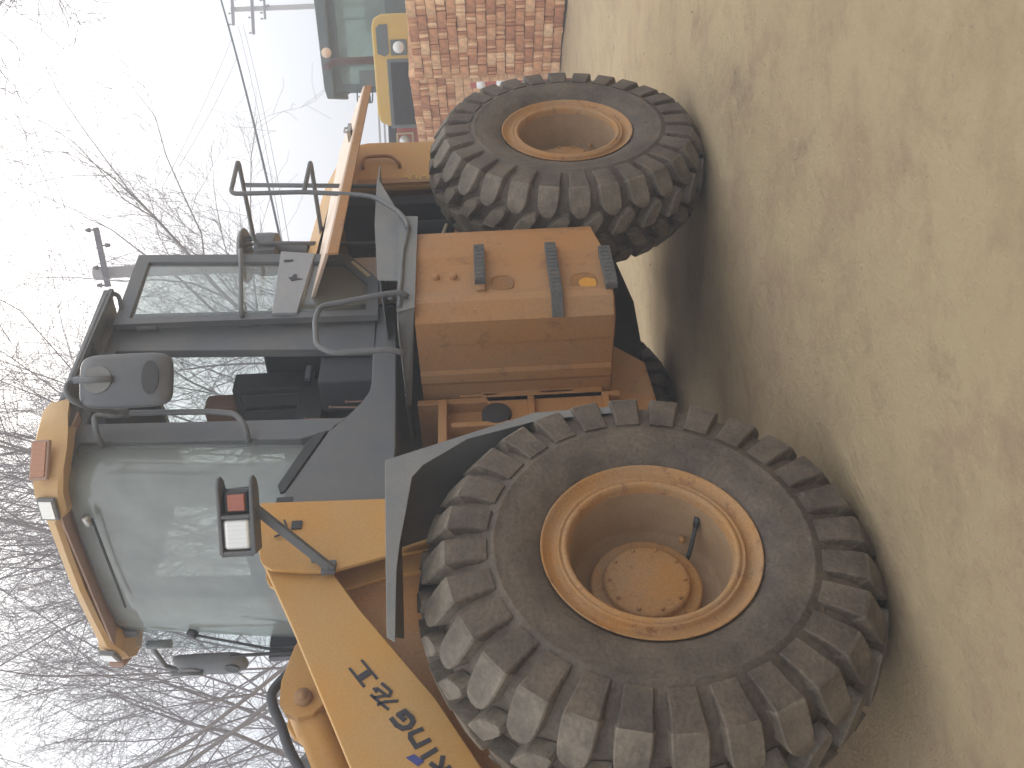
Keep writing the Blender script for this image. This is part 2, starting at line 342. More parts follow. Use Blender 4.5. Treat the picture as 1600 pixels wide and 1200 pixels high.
# ---- wheels
def tyre_mesh():
    mb = MB(); tb = MB()
    half = [(.03, .335), (.004, .352), (-.010, .372), (-.026, .405), (-.038, .44), (-.042, .475), (-.041, .500), (-.044, .506), (-.044, .512), (-.039, .518), (-.034, .540), (-.024, .555), (-.016, .60), (-.006, .64), (.012, .668), (.045, .688), (.12, .703), (.21, .712)]
    prof = half+[(.42-y, r) for y, r in reversed(half[:-1])]
    mb.lathe(prof, n=144)
    N = 28; pitch = 2*math.pi/N
    def lug(stations, th0, mirror, mb=None):
        mb = mb or tb
        # stations: (y_top, r_top, s_off (m), half_width (m), depth)
        vs = []
        for (y, r, so, hw, dp, ny, nr) in stations:
            for (sx, low) in ((-1, 2), (-1, 1), (-1, 0), (1, 0), (1, 1), (1, 2)):
                w = hw*(1.13 if low == 2 else (1.0 if low == 1 else .90)); d = dp if low == 2 else (.005 if low == 1 else 0)
                yy = y-ny*d; rr = r-nr*d
                th = th0+(so+sx*w)/max(rr, .5)
                if mirror: yy = .42-yy
                vs.append((rr*math.cos(th), yy, rr*math.sin(th)))
        n = len(stations); fs = []
        for i in range(n-1):
            for k in range(5): fs.append((i*6+k, i*6+k+1, (i+1)*6+k+1, (i+1)*6+k))
        fs += [(0, 1, 2, 3, 4, 5), tuple((n-1)*6+k for k in (5, 4, 3, 2, 1, 0))]
        mb.add(vs, fs, False)
    rnd = random.Random(3); side = mb
    for k in range(N):
        for mir in (False, True):
            t = k*pitch+(pitch/2 if mir else 0)
            j = rnd.uniform(-.003, .003)
            sg = -1 if mir else 1
            lug([(-.0425, .534, 0, .043, .035, -1, .0), (-.044, .56, 0, .044, .036, -1, .0), (-.042, .60, 0, .045, .040, -1, .1), (-.040, .63, 0, .048, .045, -.9, .3),
                 (-.036+j, .668, 0, .051, .06, -.7, .7)], t, mir, side)
            lug([(-.036+j, .668, 0, .051, .06, -.7, .7), (-.030+j, .678, 0, .053, .06, -.6, .8), (.01, .706, 0, .053, .055, -.3, .95), (.05, .733, 0, .050, .055, -.2, .98), (.072, .748, 0, .043, .052, 0, 1), (.086, .752, 0, .031, .052, 0, 1), (.095, .755, 0, .014, .052, 0, 1)], t, mir)
            c0 = pitch*.73/2
            lug([(.092, .756, c0+.018, .006, .052, 0, 1), (.104, .759, c0+.006, .028, .054, 0, 1), (.122, .764, c0-.008, .041, .058, 0, 1), (.165, .771, c0-.036, .041, .06, 0, 1), (.200, .775, c0-.058, .038, .06, 0, 1)], t, mir)
    tmp = []
    for m_ in (mb, tb):
        out = []
        for v in m_.v:
            z = v[2]; y = v[1]; lim = -ZC+GZ+.002
            if z < lim: z = lim+(z-lim)*.05
            if v[2] < -.5: y = .21+(v[1]-.21)*(1+.06*min(.25, -.5-v[2])/.25)
            out.append((v[0], y, z))
        m_.v = out
    return mb, tb
def ang(o, deg=35):
    pass
tyre0, tread0 = tyre_mesh()
def make_wheel(x, y, flip, spin, label):
    e = MB()
    # rim: flange, gutter, lock ring, barrel, disc
    prof = [(.06, .335), (.012, .348), (-.004, .354), (-.010, .359), (-.012, .355), (-.006, .349), (.004, .342), (.016, .326), (.018, .312), (.010, .306), (-.002, .303), (-.004, .298), (.002, .294), (.003, .291), (-.003, .288), (-.006, .281), (-.003, .273), (.010, .268), (.03, .264)]
    e.lathe(prof, n=96)
    w = e.build('wheel', 'rim', L)
    e = MB(); e.lathe([(.03, .264), (.10, .262), (.22, .258), (.255, .245), (.262, .20), (.262, .02)], n=96); e.build('rim_barrel', 'barrel', w)
    if label: w['label'] = label
    t = MB(); t.v = list(tyre0.v); t.f = list(tyre0.f); t.sm = list(tyre0.sm)
    rot = Matrix.Rotation(spin, 3, 'Y')
    w.location = Vector((x, y, ZC))-LO
    if flip: w.rotation_euler = (0, 0, math.pi)
    # the tyre's flat side must face down whatever the spin, so spin lugs only by a whole pitch fraction at build time
    ty = t.build('tyre', 'rubber', w)
    t = MB(); t.v = list(tread0.v); t.f = list(tread0.f); t.sm = list(tread0.sm); t.build('tread_blocks', 'tread', w)
    h = MB()
    h.lathe([(.265, .192), (.205, .190), (.198, .186), (.196, .178), (.196, .152), (.190, .148), (.178, .146), (.172, .140), (.170, .130), (.170, .001)], n=72)
    for k in range(10):
        a = k*math.pi/5+.25
        h.lathe([(.160, .0005), (.160, .007), (.172, .0075)], c=(.126*math.cos(a), 0, .126*math.sin(a)), n=6)
    h.lathe([(.178, .0005), (.178, .011), (.198, .012)], c=(.02+.12*1.38*math.cos(-.35), 0, .168*math.sin(-1.0)-.01), n=6)
    h.build('hub', 'yellow_dirty' if False else 'rim', w)
    vv = MB(); vv.tube([(.10, .25, -.15), (.12, .19, -.168), (.165, .10, -.19)], .0085, 8, bend=.02); vv.tube([(.163, .104, -.1895), (.18, .075, -.196)], .012, 8)
    vo = vv.build('valve', 'black', w)
    if x > 1: vo.rotation_euler = (0, 2.6, 0)
    return w
make_wheel(0, 0, False, 0, 'large front left wheel with dusty yellow rim, nearest the camera')
make_wheel(WB, 0, False, 0, 'rear left wheel with deep yellow rim')
make_wheel(0, 2*CY, True, 0, 'front right wheel on the far side')
make_wheel(WB, 2*CY, True, 0, 'rear right wheel on the far side')

# ---- frames
mb = MB()
mb.prism([(-.75, .62), (.95, .55), (1.15, .70), (1.15, 1.0), (.95, 1.10), (.68, 1.60), (.60, 1.86), (.36, 1.86), (-.10, 1.50), (-.75, .95)], .62, .66)
mb.prism([(-.75, .62), (.95, .55), (1.15, .70), (1.15, 1.0), (.95, 1.10), (.68, 1.60), (-.15, 1.30), (-.75, .95)], 1.60, 1.64)
mb.b2(-.70, 1.0, .662, 1.598, .60, .66); mb.b2(-.72, -.68, .662, 1.598, .66, 1.0); mb.b2(.40, .44, .662, 1.598, .70, 1.75)
mb.b2(-.11, .11, .47, 1.79, .55, .77)                                     # axle beam
part(mb, 'front_frame', 'yellow_dirty', bevel=.006)
mb = MB()
mb.prism([(1.25, .62), (3.9, .62), (4.05, .75), (4.05, 1.0), (3.6, 1.32), (1.7, 1.32), (1.25, 1.10)], .60, .64)
mb.prism([(1.25, .62), (3.9, .62), (4.05, .75), (4.05, 1.0), (3.6, 1.32), (1.7, 1.32), (1.25, 1.10)], 1.62, 1.66)
mb.b2(1.25, 3.9, .642, 1.618, .60, .64); mb.b2(2.81, 3.02, .47, 1.79, .55, .77)
mb.b2(3.62, 4.12, .42, 1.84, .42, 1.20)                                   # counterweight block, made wide and low to shade the ground behind
part(mb, 'rear_frame', 'yellow_dirty', bevel=.008)
mb = MB(); mb.prism([(.85, .60), (.95, .40), (1.3, .34), (1.75, .36), (2.0, .60)], .70, 1.56); part(mb, 'belly_guard', 'yellow_dirty', bevel=.02)
mb = MB(); mb.prism([(1.9, .60), (2.05, .30), (2.6, .28), (3.1, .34), (3.3, .60)], .92, 1.50); part(mb, 'transmission', 'engine', bevel=.04)
# articulation joint with ribs seen between tank and fender
mb = MB()
mb.prism([(.80, .52), (1.42, .52), (1.42, 1.38), (1.10, 1.42), (.80, 1.30)], .66, .69)
mb.b2(1.395, 1.43, .60, 1.1, .54, 1.50)
for x0 in (.86, 1.06, 1.22): mb.b2(x0, x0+.03, .585, .66, .56, 1.34)
mb.b2(.80, 1.40, .575, .66, .95, .98); mb.b2(.80, 1.40, .575, .66, 1.36, 1.40); mb.b2(.80, 1.40, .575, .66, .60, .63)
part(mb, 'articulation_frame', 'yellow_dirty', bevel=.004)
mb = MB(); mb.lathe([(0, .001), (0, .07), (.05, .07), (.05, .001)], c=(1.30, .58, 1.13), n=24); part(mb, 'steering_cylinder_cover', 'engine', bevel=.01)
mb = MB(); mb.box((1.02, .60, 1.17), (.16, .03, .2)); part(mb, 'access_cover', 'engine', bevel=.01)

# ---- front fender: flat skirt plate with a top plate behind it
def fender(y0, y1, name_label=None):
    mb = MB()
    sk = [(-.32, 1.474), (-.30, 1.500), (-.022, 1.516), (.434, 1.540), (.640, .996), (.655, .627), (.622, .627), (.600, .975), (.520, 1.245), (.40, 1.405), (.345, 1.442), (.19, 1.458), (.05, 1.474), (-.06, 1.480)]
    mb.prism(sk, y0-.004 if y1 > y0 else y0+.004, y0 if y1 > y0 else y0-.004)
    a, b = (y0, y1) if y1 > y0 else (y1, y0)
    tp_ = [(-.30, y0, 1.494), (.432, y0, 1.532), (.432, y1, 1.532), (.02, y1, 1.511)]
    mb.add(tp_+[(p, q, r-.007) for p, q, r in tp_], [(0, 1, 2, 3), (7, 6, 5, 4), (0, 4, 5, 1), (1, 5, 6, 2), (2, 6, 7, 3), (3, 7, 4, 0)])
    mb.prism([(.440, 1.534), (.634, .996), (.645, .627), (.637, .627), (.626, .996), (.432, 1.532)], a, b)
    o = part(mb, 'front_fender', 'grey_light', bevel=.002)
    return o
fender(-.02, .46); fender(2*CY+.02, 2*CY-.46)

# ---- lift arms and the towers they pivot in
def arm(y0, y1):
    poly = [(.50, 2.10), (.425, 2.066), (.136, 1.925), (-.386, 1.686), (-.432, 1.665), (-1.05, 1.30), (-1.75, .72), (-2.05, .42), (-1.98, .28), (-1.70, .34), (-1.15, .80), (-.75, 1.08), (-.412, 1.269), (-.196, 1.396), (-.011, 1.534), (.19, 1.683), (.36, 1.793), (.55, 1.86), (.62, 1.98)]
    mb = MB(); mb.prism(poly, y0, y1); return part(mb, 'lift_arm', 'yellow', bevel=.004)
a1 = arm(.50, .56); a2 = arm(1.70, 1.76)
def tower(y0, y1):
    t = [(.713, 2.113), (.60, 2.105), (.425, 2.075), (.393, 2.058), (.370, 2.025), (.350, 1.90), (.345, 1.801), (.372, 1.70), (.401, 1.597), (.46, 1.20), (.50, .80), (.74, .80), (.700, 1.61)]
    mb = MB(); mb.prism(t, y0, y1); return mb
mb = tower(.470, .488); mb2 = tower(.60, .618); mb.add(mb2.v, mb2.f); part(mb, 'arm_tower', 'yellow', bevel=.003)
mb = tower(1.642, 1.66); mb2 = tower(1.772, 1.79); mb.add(mb2.v, mb2.f)
part(mb, 'arm_tower', 'yellow', bevel=.003)
mb = MB(); mb.lathe([(0, .001), (0, .055), (.8, .055), (.8, .001)], c=(.0, .72, 1.45), n=24); mb.b2(-.10, .12, .66, 1.60, 1.20, 1.25); part(mb, 'cross_tube', 'yellow_dirty')
# lettering on the near arm
dec = MB()
def stroke(pts, w, y=.4965):
    for i in range(len(pts)-1):
        a = Vector(pts[i]); b = Vector(pts[i+1]); d = (b-a).normalized(); nrm = Vector((-d.y, d.x))*w/2
        e = d*(w*.35 if len(pts) > 2 else 0)
        if i == 0: a2_ = a
        else: a2_ = a-e
        b2_ = b+e if i < len(pts)-2 else b
        yy = y-.0004*i
        dec.prism([tuple(a2_+nrm), tuple(b2_+nrm), tuple(b2_-nrm), tuple(a2_-nrm)], yy, .499)
for p in [[(-0.0346, 1.6616), (-0.0313, 1.6532), (-0.1094, 1.5934), (-0.1152, 1.6016)], [(-0.0647, 1.702), (-0.0615, 1.6932), (-0.1373, 1.636), (-0.143, 1.6451)]]:
    dec.prism(p, .4965, .499)
dec.prism([(-0.1, 1.6724), (-0.0734, 1.6353), (-0.0943, 1.6198), (-0.1201, 1.6578)], .4960, .499)
for pts in [[(-0.1719, 1.6172), (-0.2322, 1.5531)], [(-0.2125, 1.5931), (-0.2023, 1.5683), (-0.2018, 1.5211)], [(-0.1845, 1.6062), (-0.1791, 1.5694), (-0.1812, 1.553), (-0.1639, 1.5477), (-0.1303, 1.582)], [(-0.1465, 1.6084), (-0.1645, 1.5957)], [(-0.1471, 1.599), (-0.1769, 1.5639)]]:
    stroke(pts, .0100)
stroke([(-0.2629, 1.5439), (-0.2904, 1.5233), (-0.304, 1.5024), (-0.3005, 1.4799), (-0.2815, 1.4691), (-0.2663, 1.475), (-0.2423, 1.4976), (-0.2536, 1.5178), (-0.2758, 1.4965)], .0165)
stroke([(-0.3093, 1.4345), (-0.325, 1.477), (-0.3395, 1.4766), (-0.3718, 1.457), (-0.3495, 1.4101)], .0150)
stroke([(-0.4137, 1.4393), (-0.3833, 1.3874)], .0165)
stroke([(-0.4794, 1.3989), (-0.4466, 1.3423)], .0155); stroke([(-0.463, 1.3707), (-0.4308, 1.4104)], .0155); stroke([(-0.4536, 1.3764), (-0.4079, 1.3687)], .0155)
lt = part(dec, 'lettering', 'decal', a1); lt['label'] = 'dark letters and characters on the yellow arm'
dec = MB(); dec.prism([(-0.4074, 1.4888), (-0.3974, 1.4626), (-0.4241, 1.4294), (-0.4389, 1.4497)], .4965, .499)
part(dec, 'letter_dot', 'decal_blue', a1)

# ---- bucket in front (outside the picture) and tilt linkage
mb = MB()
prof = [(-2.05, .62), (-1.95, .30), (-2.15, .06), (-2.9, .03), (-2.9, .05), (-2.18, .10), (-2.02, .32), (-2.08, .60), (-2.30, .95), (-2.33, .94)]
mb.prism(prof, -.02, 2.28); mb.prism([(-2.05, .62), (-1.95, .30), (-2.15, .06), (-2.9, .03), (-2.33, .94)], -.06, -.02); mb.prism([(-2.05, .62), (-1.95, .30), (-2.15, .06), (-2.9, .03), (-2.33, .94)], 2.28, 2.32)
part(mb, 'bucket', 'yellow_dirty', bevel=.006)
# bell-crank plate with pin + cylinder
mb = MB()
mb.prism([(.55, 1.93), (.36, 2.02), (.20, 2.055), (.10, 2.05), (.055, 2.02), (.035, 1.97), (.045, 1.91), (.10, 1.86), (.50, 1.72)], .97, 1.01)
mb.prism([(.55, 1.93), (.36, 2.02), (.20, 2.055), (.10, 2.05), (.055, 2.02), (.035, 1.97), (.045, 1.91), (.10, 1.86), (.50, 1.72)], 1.15, 1.19)
part(mb, 'cylinder_bracket', 'yellow', bevel=.006)
mb = MB(); mb.lathe([(0, .001), (0, .034), (.012, .037), (.03, .037)], c=(.115, .945, 1.955), n=28); mb.lathe([(-.006, .001), (-.006, .02), (0, .02)], c=(.115, .945, 1.955), n=20); part(mb, 'pivot_pin', 'yellow_dirty')
mb = MB(); d = Vector((-.9, 0, -.42)).normalized(); p0 = Vector((.14, 1.08, 1.955))
mb.tube([p0-d*.02, p0+d*.12, p0+d*.14, p0+d*.95], [.085, .085, .075, .075], 28); mb.tube([p0+d*.95, p0+d*1.0], .085, 28)
cy = part(mb, 'tilt_cylinder', 'yellow')
mb = MB(); mb.tube([p0+d*1.0, p0+d*1.75], .035, 20); part(mb, 'piston_rod', 'steel', cy)
mb = MB(); mb.tube([(.42, 1.02, 1.96), (.30, 1.00, 2.00), (.21, .99, 2.062), (.155, .98, 2.092), (.09, .98, 2.075), (.02, .99, 2.035), (-.07, 1.0, 2.0), (-.16, 1.0, 1.945), (-.35, 1.0, 1.82)], .020, 14, bend=.06)
part(mb, 'hydraulic_hose', 'hose')
mb = MB(); mb.box((-.16, 1.30, 2.11), (.28, .10, .12)); part(mb, 'valve_block', 'grey', bevel=.01)
mb = MB(); mb.prism([(1.27, 2.30), (1.20, 2.37), (1.08, 2.36), (1.0, 2.31), (.93, 2.22), (.90, 1.9), (1.27, 1.9)], 1.58, 1.62); part(mb, 'far_tower_ear', 'yellow', bevel=.006)

# ---- fuel tank and steps
mb = MB()
plan = [(2.115, .115), (2.06, .10), (1.88, .10), (1.83, .115), (1.62, .115), (1.57, .10), (1.52, .10), (1.455, .165), (1.455, .295), (1.462, .298), (1.462, .45), (1.452, .47), (1.452, .52), (1.462, .54), (1.462, .70), (2.115, .70)]
zt, zb = 1.475, .57
n = len(plan)
levels = [(zb, 0.03), (zb+.012, 0.0), (zt, 0)]
vs = []
for z, ins in levels:
    for (x, y) in plan:
        zz = z
        if x > 2.0 and z < .62: zz = z+.035
        vs.append((x+(ins if x < 1.9 else -ins), y+(ins if y < .5 else 0), zz))
fs = []
for k in range(len(levels)-1):
    for i in range(n): fs.append((k*n+i, k*n+(i+1) % n, (k+1)*n+(i+1) % n, (k+1)*n+i))
fs.append(tuple(range(n-1, -1, -1))); fs.append(tuple((len(levels)-1)*n+i for i in range(n)))
mb.add(vs, fs)
tk = part(mb, 'fuel_tank', 'yellow_dirty', bevel=.006)
def toe(x, z, w, h, name, m, deep):
    # pressed toe hole: a shallow dished recess ring standing on the side plate
    q = MB(); k = 24
    prof = [(0, 1.12), (-.008, 1.02), (-.006, .96), (.0, .90)] if not deep else [(0, 1.10), (-.004, 1.0), (-.002, .92)]
    vs = []; 
    for j in range(k):
        a = 2*math.pi*j/k
        c_, s_ = math.cos(a), math.sin(a)
        ss = math.copysign(abs(s_)**.7, s_); cc = math.copysign(abs(c_)**.8, c_)
        for (dy, f) in prof: vs.append((x+cc*w*f, .1146+dy, z+ss*h*f))
    m_ = len(prof); fs = [(j*m_+i, j*m_+i+1, ((j+1) % k)*m_+i+1, ((j+1) % k)*m_+i) for j in range(k) for i in range(m_-1)]
    q.add(vs, fs, True)
    vs2 = [(x+math.copysign(abs(math.cos(a))**.8, math.cos(a))*w*.93, .1136, z+math.copysign(abs(math.sin(a))**.7, math.sin(a))*h*.93) for a in [2*math.pi*j/k for j in range(k)]]
    q.add(vs2, [tuple(range(k))])
    return part(q, name, m, tk)
M['recess'] = mat('recess_dull_orange', (0.33, 0.15, 0.04), .8, (0.2, 0.12, 0.07), .8, 14, .15, .2)  # slightly darker mottled orange for the toe holes
toe(1.665, 1.075, .055, .05, 'toe_hole', 'recess', False)
toe(1.645, .70, .07, .058, 'toe_hole', 'recess', True)
M['oldpaint'] = mat('bare_orange_paint', (0.60, 0.27, 0.03), .5, (.5, .25, .05), .5, 14, .1, .1)
q = MB(); pts = []
for j in range(22):
    a = 2*math.pi*j/22; rr = 1+.18*noise.noise(Vector((math.cos(a)*2, math.sin(a)*2, 4))); pts.append((1.632+.042*rr*math.cos(a), .685+.042*rr*math.sin(a)))
q.prism(pts, .1105, .1130); part(q, 'fuel_cap_patch', 'oldpaint', tk)
def step(x0, x1, z, h, wrap=False, dz=0):
    q = MB(); y = .098
    q.prism([(x0, y), (x1, y), (x1, y-.030), (x0, y-.030)], z-h/2, z+h/2, 'z')
    if wrap: q.prism([(x0, y), (x0, y-.030), (1.437, .148), (1.455, .163)], z-h/2, z+h/2, 'z')
    nn = int((x1-x0)/.03)
    for i in range(nn):
        xx = x0+(i+.5)*(x1-x0)/nn
        q.b2(xx-.009, xx+.009, y-.033, y-.030, z-h*.38, z+h*.38)
    return part(q, 'foot_step', 'rubber_step', tk, bevel=.004)
step(1.64, 1.93, 1.175, .05); step(1.52, 1.92, .835, .052, True); step(1.56, 1.87, .583, .055)
q = MB(); q.b2(1.60, 1.64, .094, .116, 1.155, 1.195); part(q, 'step_stub', 'yellow_dirty', tk, bevel=.003)
for z in (1.38, 1.30):
    q = MB(); q.lathe([(.02, .018), (-.004, .018), (-.006, .014), (-.006, .001)], c=(1.73, .1, z), n=14); part(q, 'bolt', 'yellow_dirty', tk)
for za, zb2 in ((1.12, 1.30), (.76, .92)):
    q = MB(); q.b2(1.44, 1.456, .60, .74, za, zb2); part(q, 'hinge_plate', 'yellow_dirty', tk, bevel=.003)

# ---- platform (walkway), kick plates, handrails
mb = MB()
mb.prism([(2.40, .52), (2.40, .40), (2.26, .085), (1.50, .085), (1.42, .16), (1.38, .80), (1.38, .52)], 1.545, 1.551, 'z')
part(mb, 'platform', 'grey_light')
mb = MB()
mb.prism([(2.235, 1.568), (2.226, 1.472), (1.468, 1.470), (1.440, 1.546)], .080, .086)
P = [(1.468, .080, 1.470), (1.452, .10, 1.546), (1.40, .62, 1.553), (1.42, .62, 1.530)]
mb.add(P+[(a+.006, b+.004, c) for a, b, c in P], [(0, 1, 2, 3), (4, 5, 6, 7), (0, 1, 5, 4), (1, 2, 6, 5), (2, 3, 7, 6), (3, 0, 4, 7)])
pf = part(mb, 'platform_fascia', 'grey_light')
mb = MB()
mb.prism([(2.713, 1.706), (2.236, 1.693), (1.749, 1.652), (1.735, 1.556), (2.226, 1.556), (2.348, 1.579)], .120, .126)
part(mb, 'kick_plate', 'grey_light', bevel=.001)
mb = MB(); mb.prism([(1.77, 1.648), (2.236, 1.688), (2.84, 1.702), (2.84, 1.696), (2.236, 1.682), (1.77, 1.642)], .127, .66)
mb.b2(2.30, 2.36, .13, .64, 1.60, 1.68)
part(mb, 'upper_deck', 'grey_light')
mb = MB()
r = .0125
mb.tube([(2.09, .066, 1.515), (2.15, .062, 1.522), (2.25, .064, 1.566), (2.43, .078, 1.70), (2.465, .08, 1.80), (2.515, .08, 2.07), (2.53, .08, 2.454), (2.894, .08, 2.472), (2.88, .61, 2.483), (2.75, .573, 1.70)], r, 12, bend=.045)
mb.tube([(2.88, .228, 2.458), (2.80, .228, 1.70)], r, 10); mb.tube([(2.512, .08, 2.07), (2.843, .08, 2.071), (2.82, .597, 2.077)], r, 12, bend=.03)
part(mb, 'handrail', 'grey')
mb = MB(); mb.tube([(1.54, .072, 1.50), (1.545, .050, 1.535), (1.53, .045, 1.60), (1.478, .058, 1.883), (1.384, .06, 1.896), (1.206, .06, 1.872), (1.150, .06, 1.80), (1.156, .06, 1.56), (1.156, .085, 1.50)], .0125, 12, bend=.035)
mb.tube([(1.54, .078, 1.575), (1.54, .060, 1.578)], .016, 10); mb.tube([(2.09, .066, 1.515), (1.90, .070, 1.533), (1.47, .074, 1.537)], .009, 10); part(mb, 'grab_handle', 'grey')

# ---- cab shell
CL, CR = .50, 1.66
mb = MB()
def side(y0, y1):
    sill = [(2.05, 1.725), (1.638, 1.714), (1.46, 1.708), (1.40, 1.715), (1.33, 1.745), (1.255, 1.795), (1.218, 1.815), (1.190, 1.86), (1.152, 1.878), (.788, 2.026), (.745, 2.040), (.728, 2.030), (.712, 1.99), (.700, 1.60), (.704, 1.585), (1.019, 1.578), (2.05, 1.614)]
    mb.prism(sill, y0, y1)
    mb.prism([(1.218, 1.815), (1.275, 2.99), (1.155, 2.99), (1.110, 2.0), (1.152, 1.86)], y0, y1)          # A pillar
    mb.prism([(1.712, 1.70), (1.795, 2.985), (2.085, 2.985), (2.05, 1.70)], y0, y1)                          # B pillar
    mb.prism([(.93, 2.985), (2.085, 2.985), (2.085, 3.05+.055*(y0-.5)), (.93, 3.05+.055*(y0-.5))], y0, y1)
side(CL, CL+.05); side(CR-.05, CR)
mb.prism([(CL+.05, 1.70), (CR-.05, 1.70), (CR-.05, 2.36), (CL+.05, 2.33)], 2.00, 2.05, 'x')                # rear wall below the window
mb.b2(2.00, 2.05, CL+.05, CL+.19, 2.33, 3.0); mb.b2(2.00, 2.05, CR-.08, CR-.05, 2.36, 3.0); mb.b2(2.00, 2.05, CL+.05, CR-.05, 2.955, 3.05)
mb.b2(.72, 2.0, CL+.05, CR-.05, 1.60, 1.64)                                                                # floor
cab = part(mb, 'cab', 'grey', bevel=.006)
mb = MB(); mb.prism([(CL+.055, 1.64), (CR-.055, 1.64), (CR-.055, 2.34), (CL+.055, 2.32)], 1.985, 1.998, 'x')
mb.b2(1.0, 1.98, CL+.06, CR-.06, 2.975, 2.99); mb.b2(1.80, 1.98, CL+.052, CL+.06, 1.72, 2.95)
mb.b2(1.25, 1.70, CL+.052, CL+.058, 2.93, 2.985)
mb.b2(.80, 1.98, CR-.058, CR-.052, 1.65, 2.30)
mb.b2(1.86, 1.98, CR-.066, CR-.060, 2.30, 2.95)
part(mb, 'interior_lining', 'interior', cab)
# right side: low panel and windows
mb = MB(); mb.b2(.74, 2.0, CR-.045, CR-.01, 1.60, 2.30); part(mb, 'right_panel' if False else 'side_panel', 'grey', cab)
def pane(poly, y, name, m, parent=cab, ax='y'):
    q = MB(); q.prism(poly, y, y+.005, ax); return part(q, name, m, parent)
pane([(.78, 2.30), (1.12, 2.30), (1.16, 2.98), (.86, 2.98)], CR-.03, 'window_pane', 'glass_clear')
pane([(1.20, 2.30), (1.78, 2.30), (1.78, 2.98), (1.26, 2.98)], CR-.03, 'window_pane', 'glass_clear')
pane([(CL+.19, 2.335), (CR-.08, 2.36), (CR-.08, 2.955), (CL+.19, 2.955)], 2.02, 'rear_window', 'glass_clear', ax='x')
# wrap-around windshield: side facet, curved front, far facet
plan_t = [(1.17, CL+.02), (1.00, CL+.02), (.965, CL+.03), (.935, CL+.06), (.915, CL+.12), (.895, .85), (.89, CY-.05), (.895, 1.35), (.915, CR-.12), (.935, CR-.06), (.965, CR-.03), (1.0, CR-.02), (1.17, CR-.02)]
plan_b = [(1.08, CL+.02), (.86, CL+.02), (.825, CL+.03), (.80, CL+.06), (.785, CL+.12), (.77, .85), (.765, CY-.05), (.77, 1.35), (.785, CR-.12), (.80, CR-.06), (.825, CR-.03), (.86, CR-.02), (1.08, CR-.02)]
mb = MB(); vs = []; rows = 8
for k in range(rows+1):
    t = k/rows
    for i in range(13):
        zb_ = 1.92 if 3 <= i <= 9 else (1.92+(.0 if i > 9 else 0))
        if i in (0, 12): zb_ = 1.86
        elif i in (1, 11): zb_ = 1.96
        z = zb_*(1-t)+(2.985+.05*(plan_t[i][1]-.5))*t
        f = (z-1.9)/(1.085)
        vs.append((plan_b[i][0]*(1-f)+plan_t[i][0]*f, plan_b[i][1]*(1-f)+plan_t[i][1]*f, z))
mb.add(vs, [(k*13+i, k*13+i+1, (k+1)*13+i+1, (k+1)*13+i) for k in range(rows) for i in range(12)], True)
ws = part(mb, 'windshield', 'wind')
so = ws.modifiers.new('solid', 'SOLIDIFY'); so.thickness = .005
mb = MB(); mb.b2(.76, .80, CL+.10, CR-.06, 1.60, 1.94); part(mb, 'front_panel', 'grey', cab, bevel=.01)
# black seals round the side glass
mb = MB()
mb.prism([(1.150, 1.885), (.795, 2.032), (.790, 2.05), (.83, 2.065), (1.09, 1.965), (1.135, 1.93)], CL-.004, CL+.012)
mb.b2(.735, .765, CL-.002, CL+.05, 1.99, 2.06)
part(mb, 'window_seal', 'black', cab, bevel=.003)
# wipers
mb = MB(); mb.tube([(.86, 1.57, 2.66), (.78, 1.60, 2.30), (.75, 1.60, 2.08)], .007, 8); mb.b2(.745, .755, 1.590, 1.605, 2.02, 2.48); mb.tube([(.86, 1.57, 2.66), (.88, 1.56, 2.70)], .02, 8)
part(mb, 'wiper', 'black', cab)
mb = MB()
for a, b in zip(plan_t[1:-2], plan_t[2:-1]):
    za, zb2 = 2.90+.05*(a[1]-.5), 2.90+.05*(b[1]-.5)
    P = [(a[0]+.012, a[1]+(.01 if a[1] < CY else -.01), za), (b[0]+.012, b[1]+(.01 if b[1] < CY else -.01), zb2), (b[0]+.012, b[1]+(.01 if b[1] < CY else -.01), zb2+.10), (a[0]+.012, a[1]+(.01 if a[1] < CY else -.01), za+.10)]
    mb.add(P+[(x+.02, y, z) for x, y, z in P], [(0, 1, 2, 3), (7, 6, 5, 4), (0, 1, 5, 4), (2, 3, 7, 6)])
part(mb, 'cab_header', 'grey', cab)
mb = MB(); mb.tube([(.862, .68, 2.90), (.852, 1.30, 2.93)], .006, 8); part(mb, 'upper_wiper', 'black', cab)
mb = MB(); mb.lathe([(0, .001), (0, .018), (.05, .018), (.05, .001)], c=(.86, .66, 2.92), n=14); part(mb, 'wiper_nut', 'steel', cab)
# seat, console, levers
mb = MB()
mb.b2(1.80, 1.93, .80, 1.28, 2.06, 2.48); mb.b2(1.42, 1.86, .80, 1.28, 2.00, 2.13); mb.b2(1.50, 1.80, .90, 1.18, 1.66, 2.0)
for k in range(4): mb.b2(1.785, 1.80, .83+.11*k, .91+.11*k, 2.14, 2.44)
part(mb, 'seat', 'black', cab, bevel=.035, seg=4)
mb = MB(); mb.b2(1.77, 1.90, .90, 1.20, 2.475, 2.65); part(mb, 'headrest', 'seat_brown', cab, bevel=.03, seg=4)
mb = MB(); mb.b2(.86, 1.02, .95, 1.20, 1.64, 2.20); mb.b2(.84, 1.10, .90, 1.25, 2.18, 2.30); part(mb, 'console', 'interior', cab, bevel=.02)
mb = MB(); mb.tube([(1.0, 1.07, 2.2), (1.12, 1.07, 2.36)], .02, 10)
q = [Vector((1.13, 1.07, 2.37))+Matrix.Rotation(-.65, 3, 'Y') @ Vector((.18*math.cos(a), .18*math.sin(a), 0)) for a in [2*math.pi*k/28 for k in range(29)]]
mb.tube(q, .014, 8); 
for k in (3, 12, 21): mb.tube([Vector((1.13, 1.07, 2.37)), q[k]], .009, 6)
part(mb, 'steering_wheel', 'black', cab)
mb = MB()
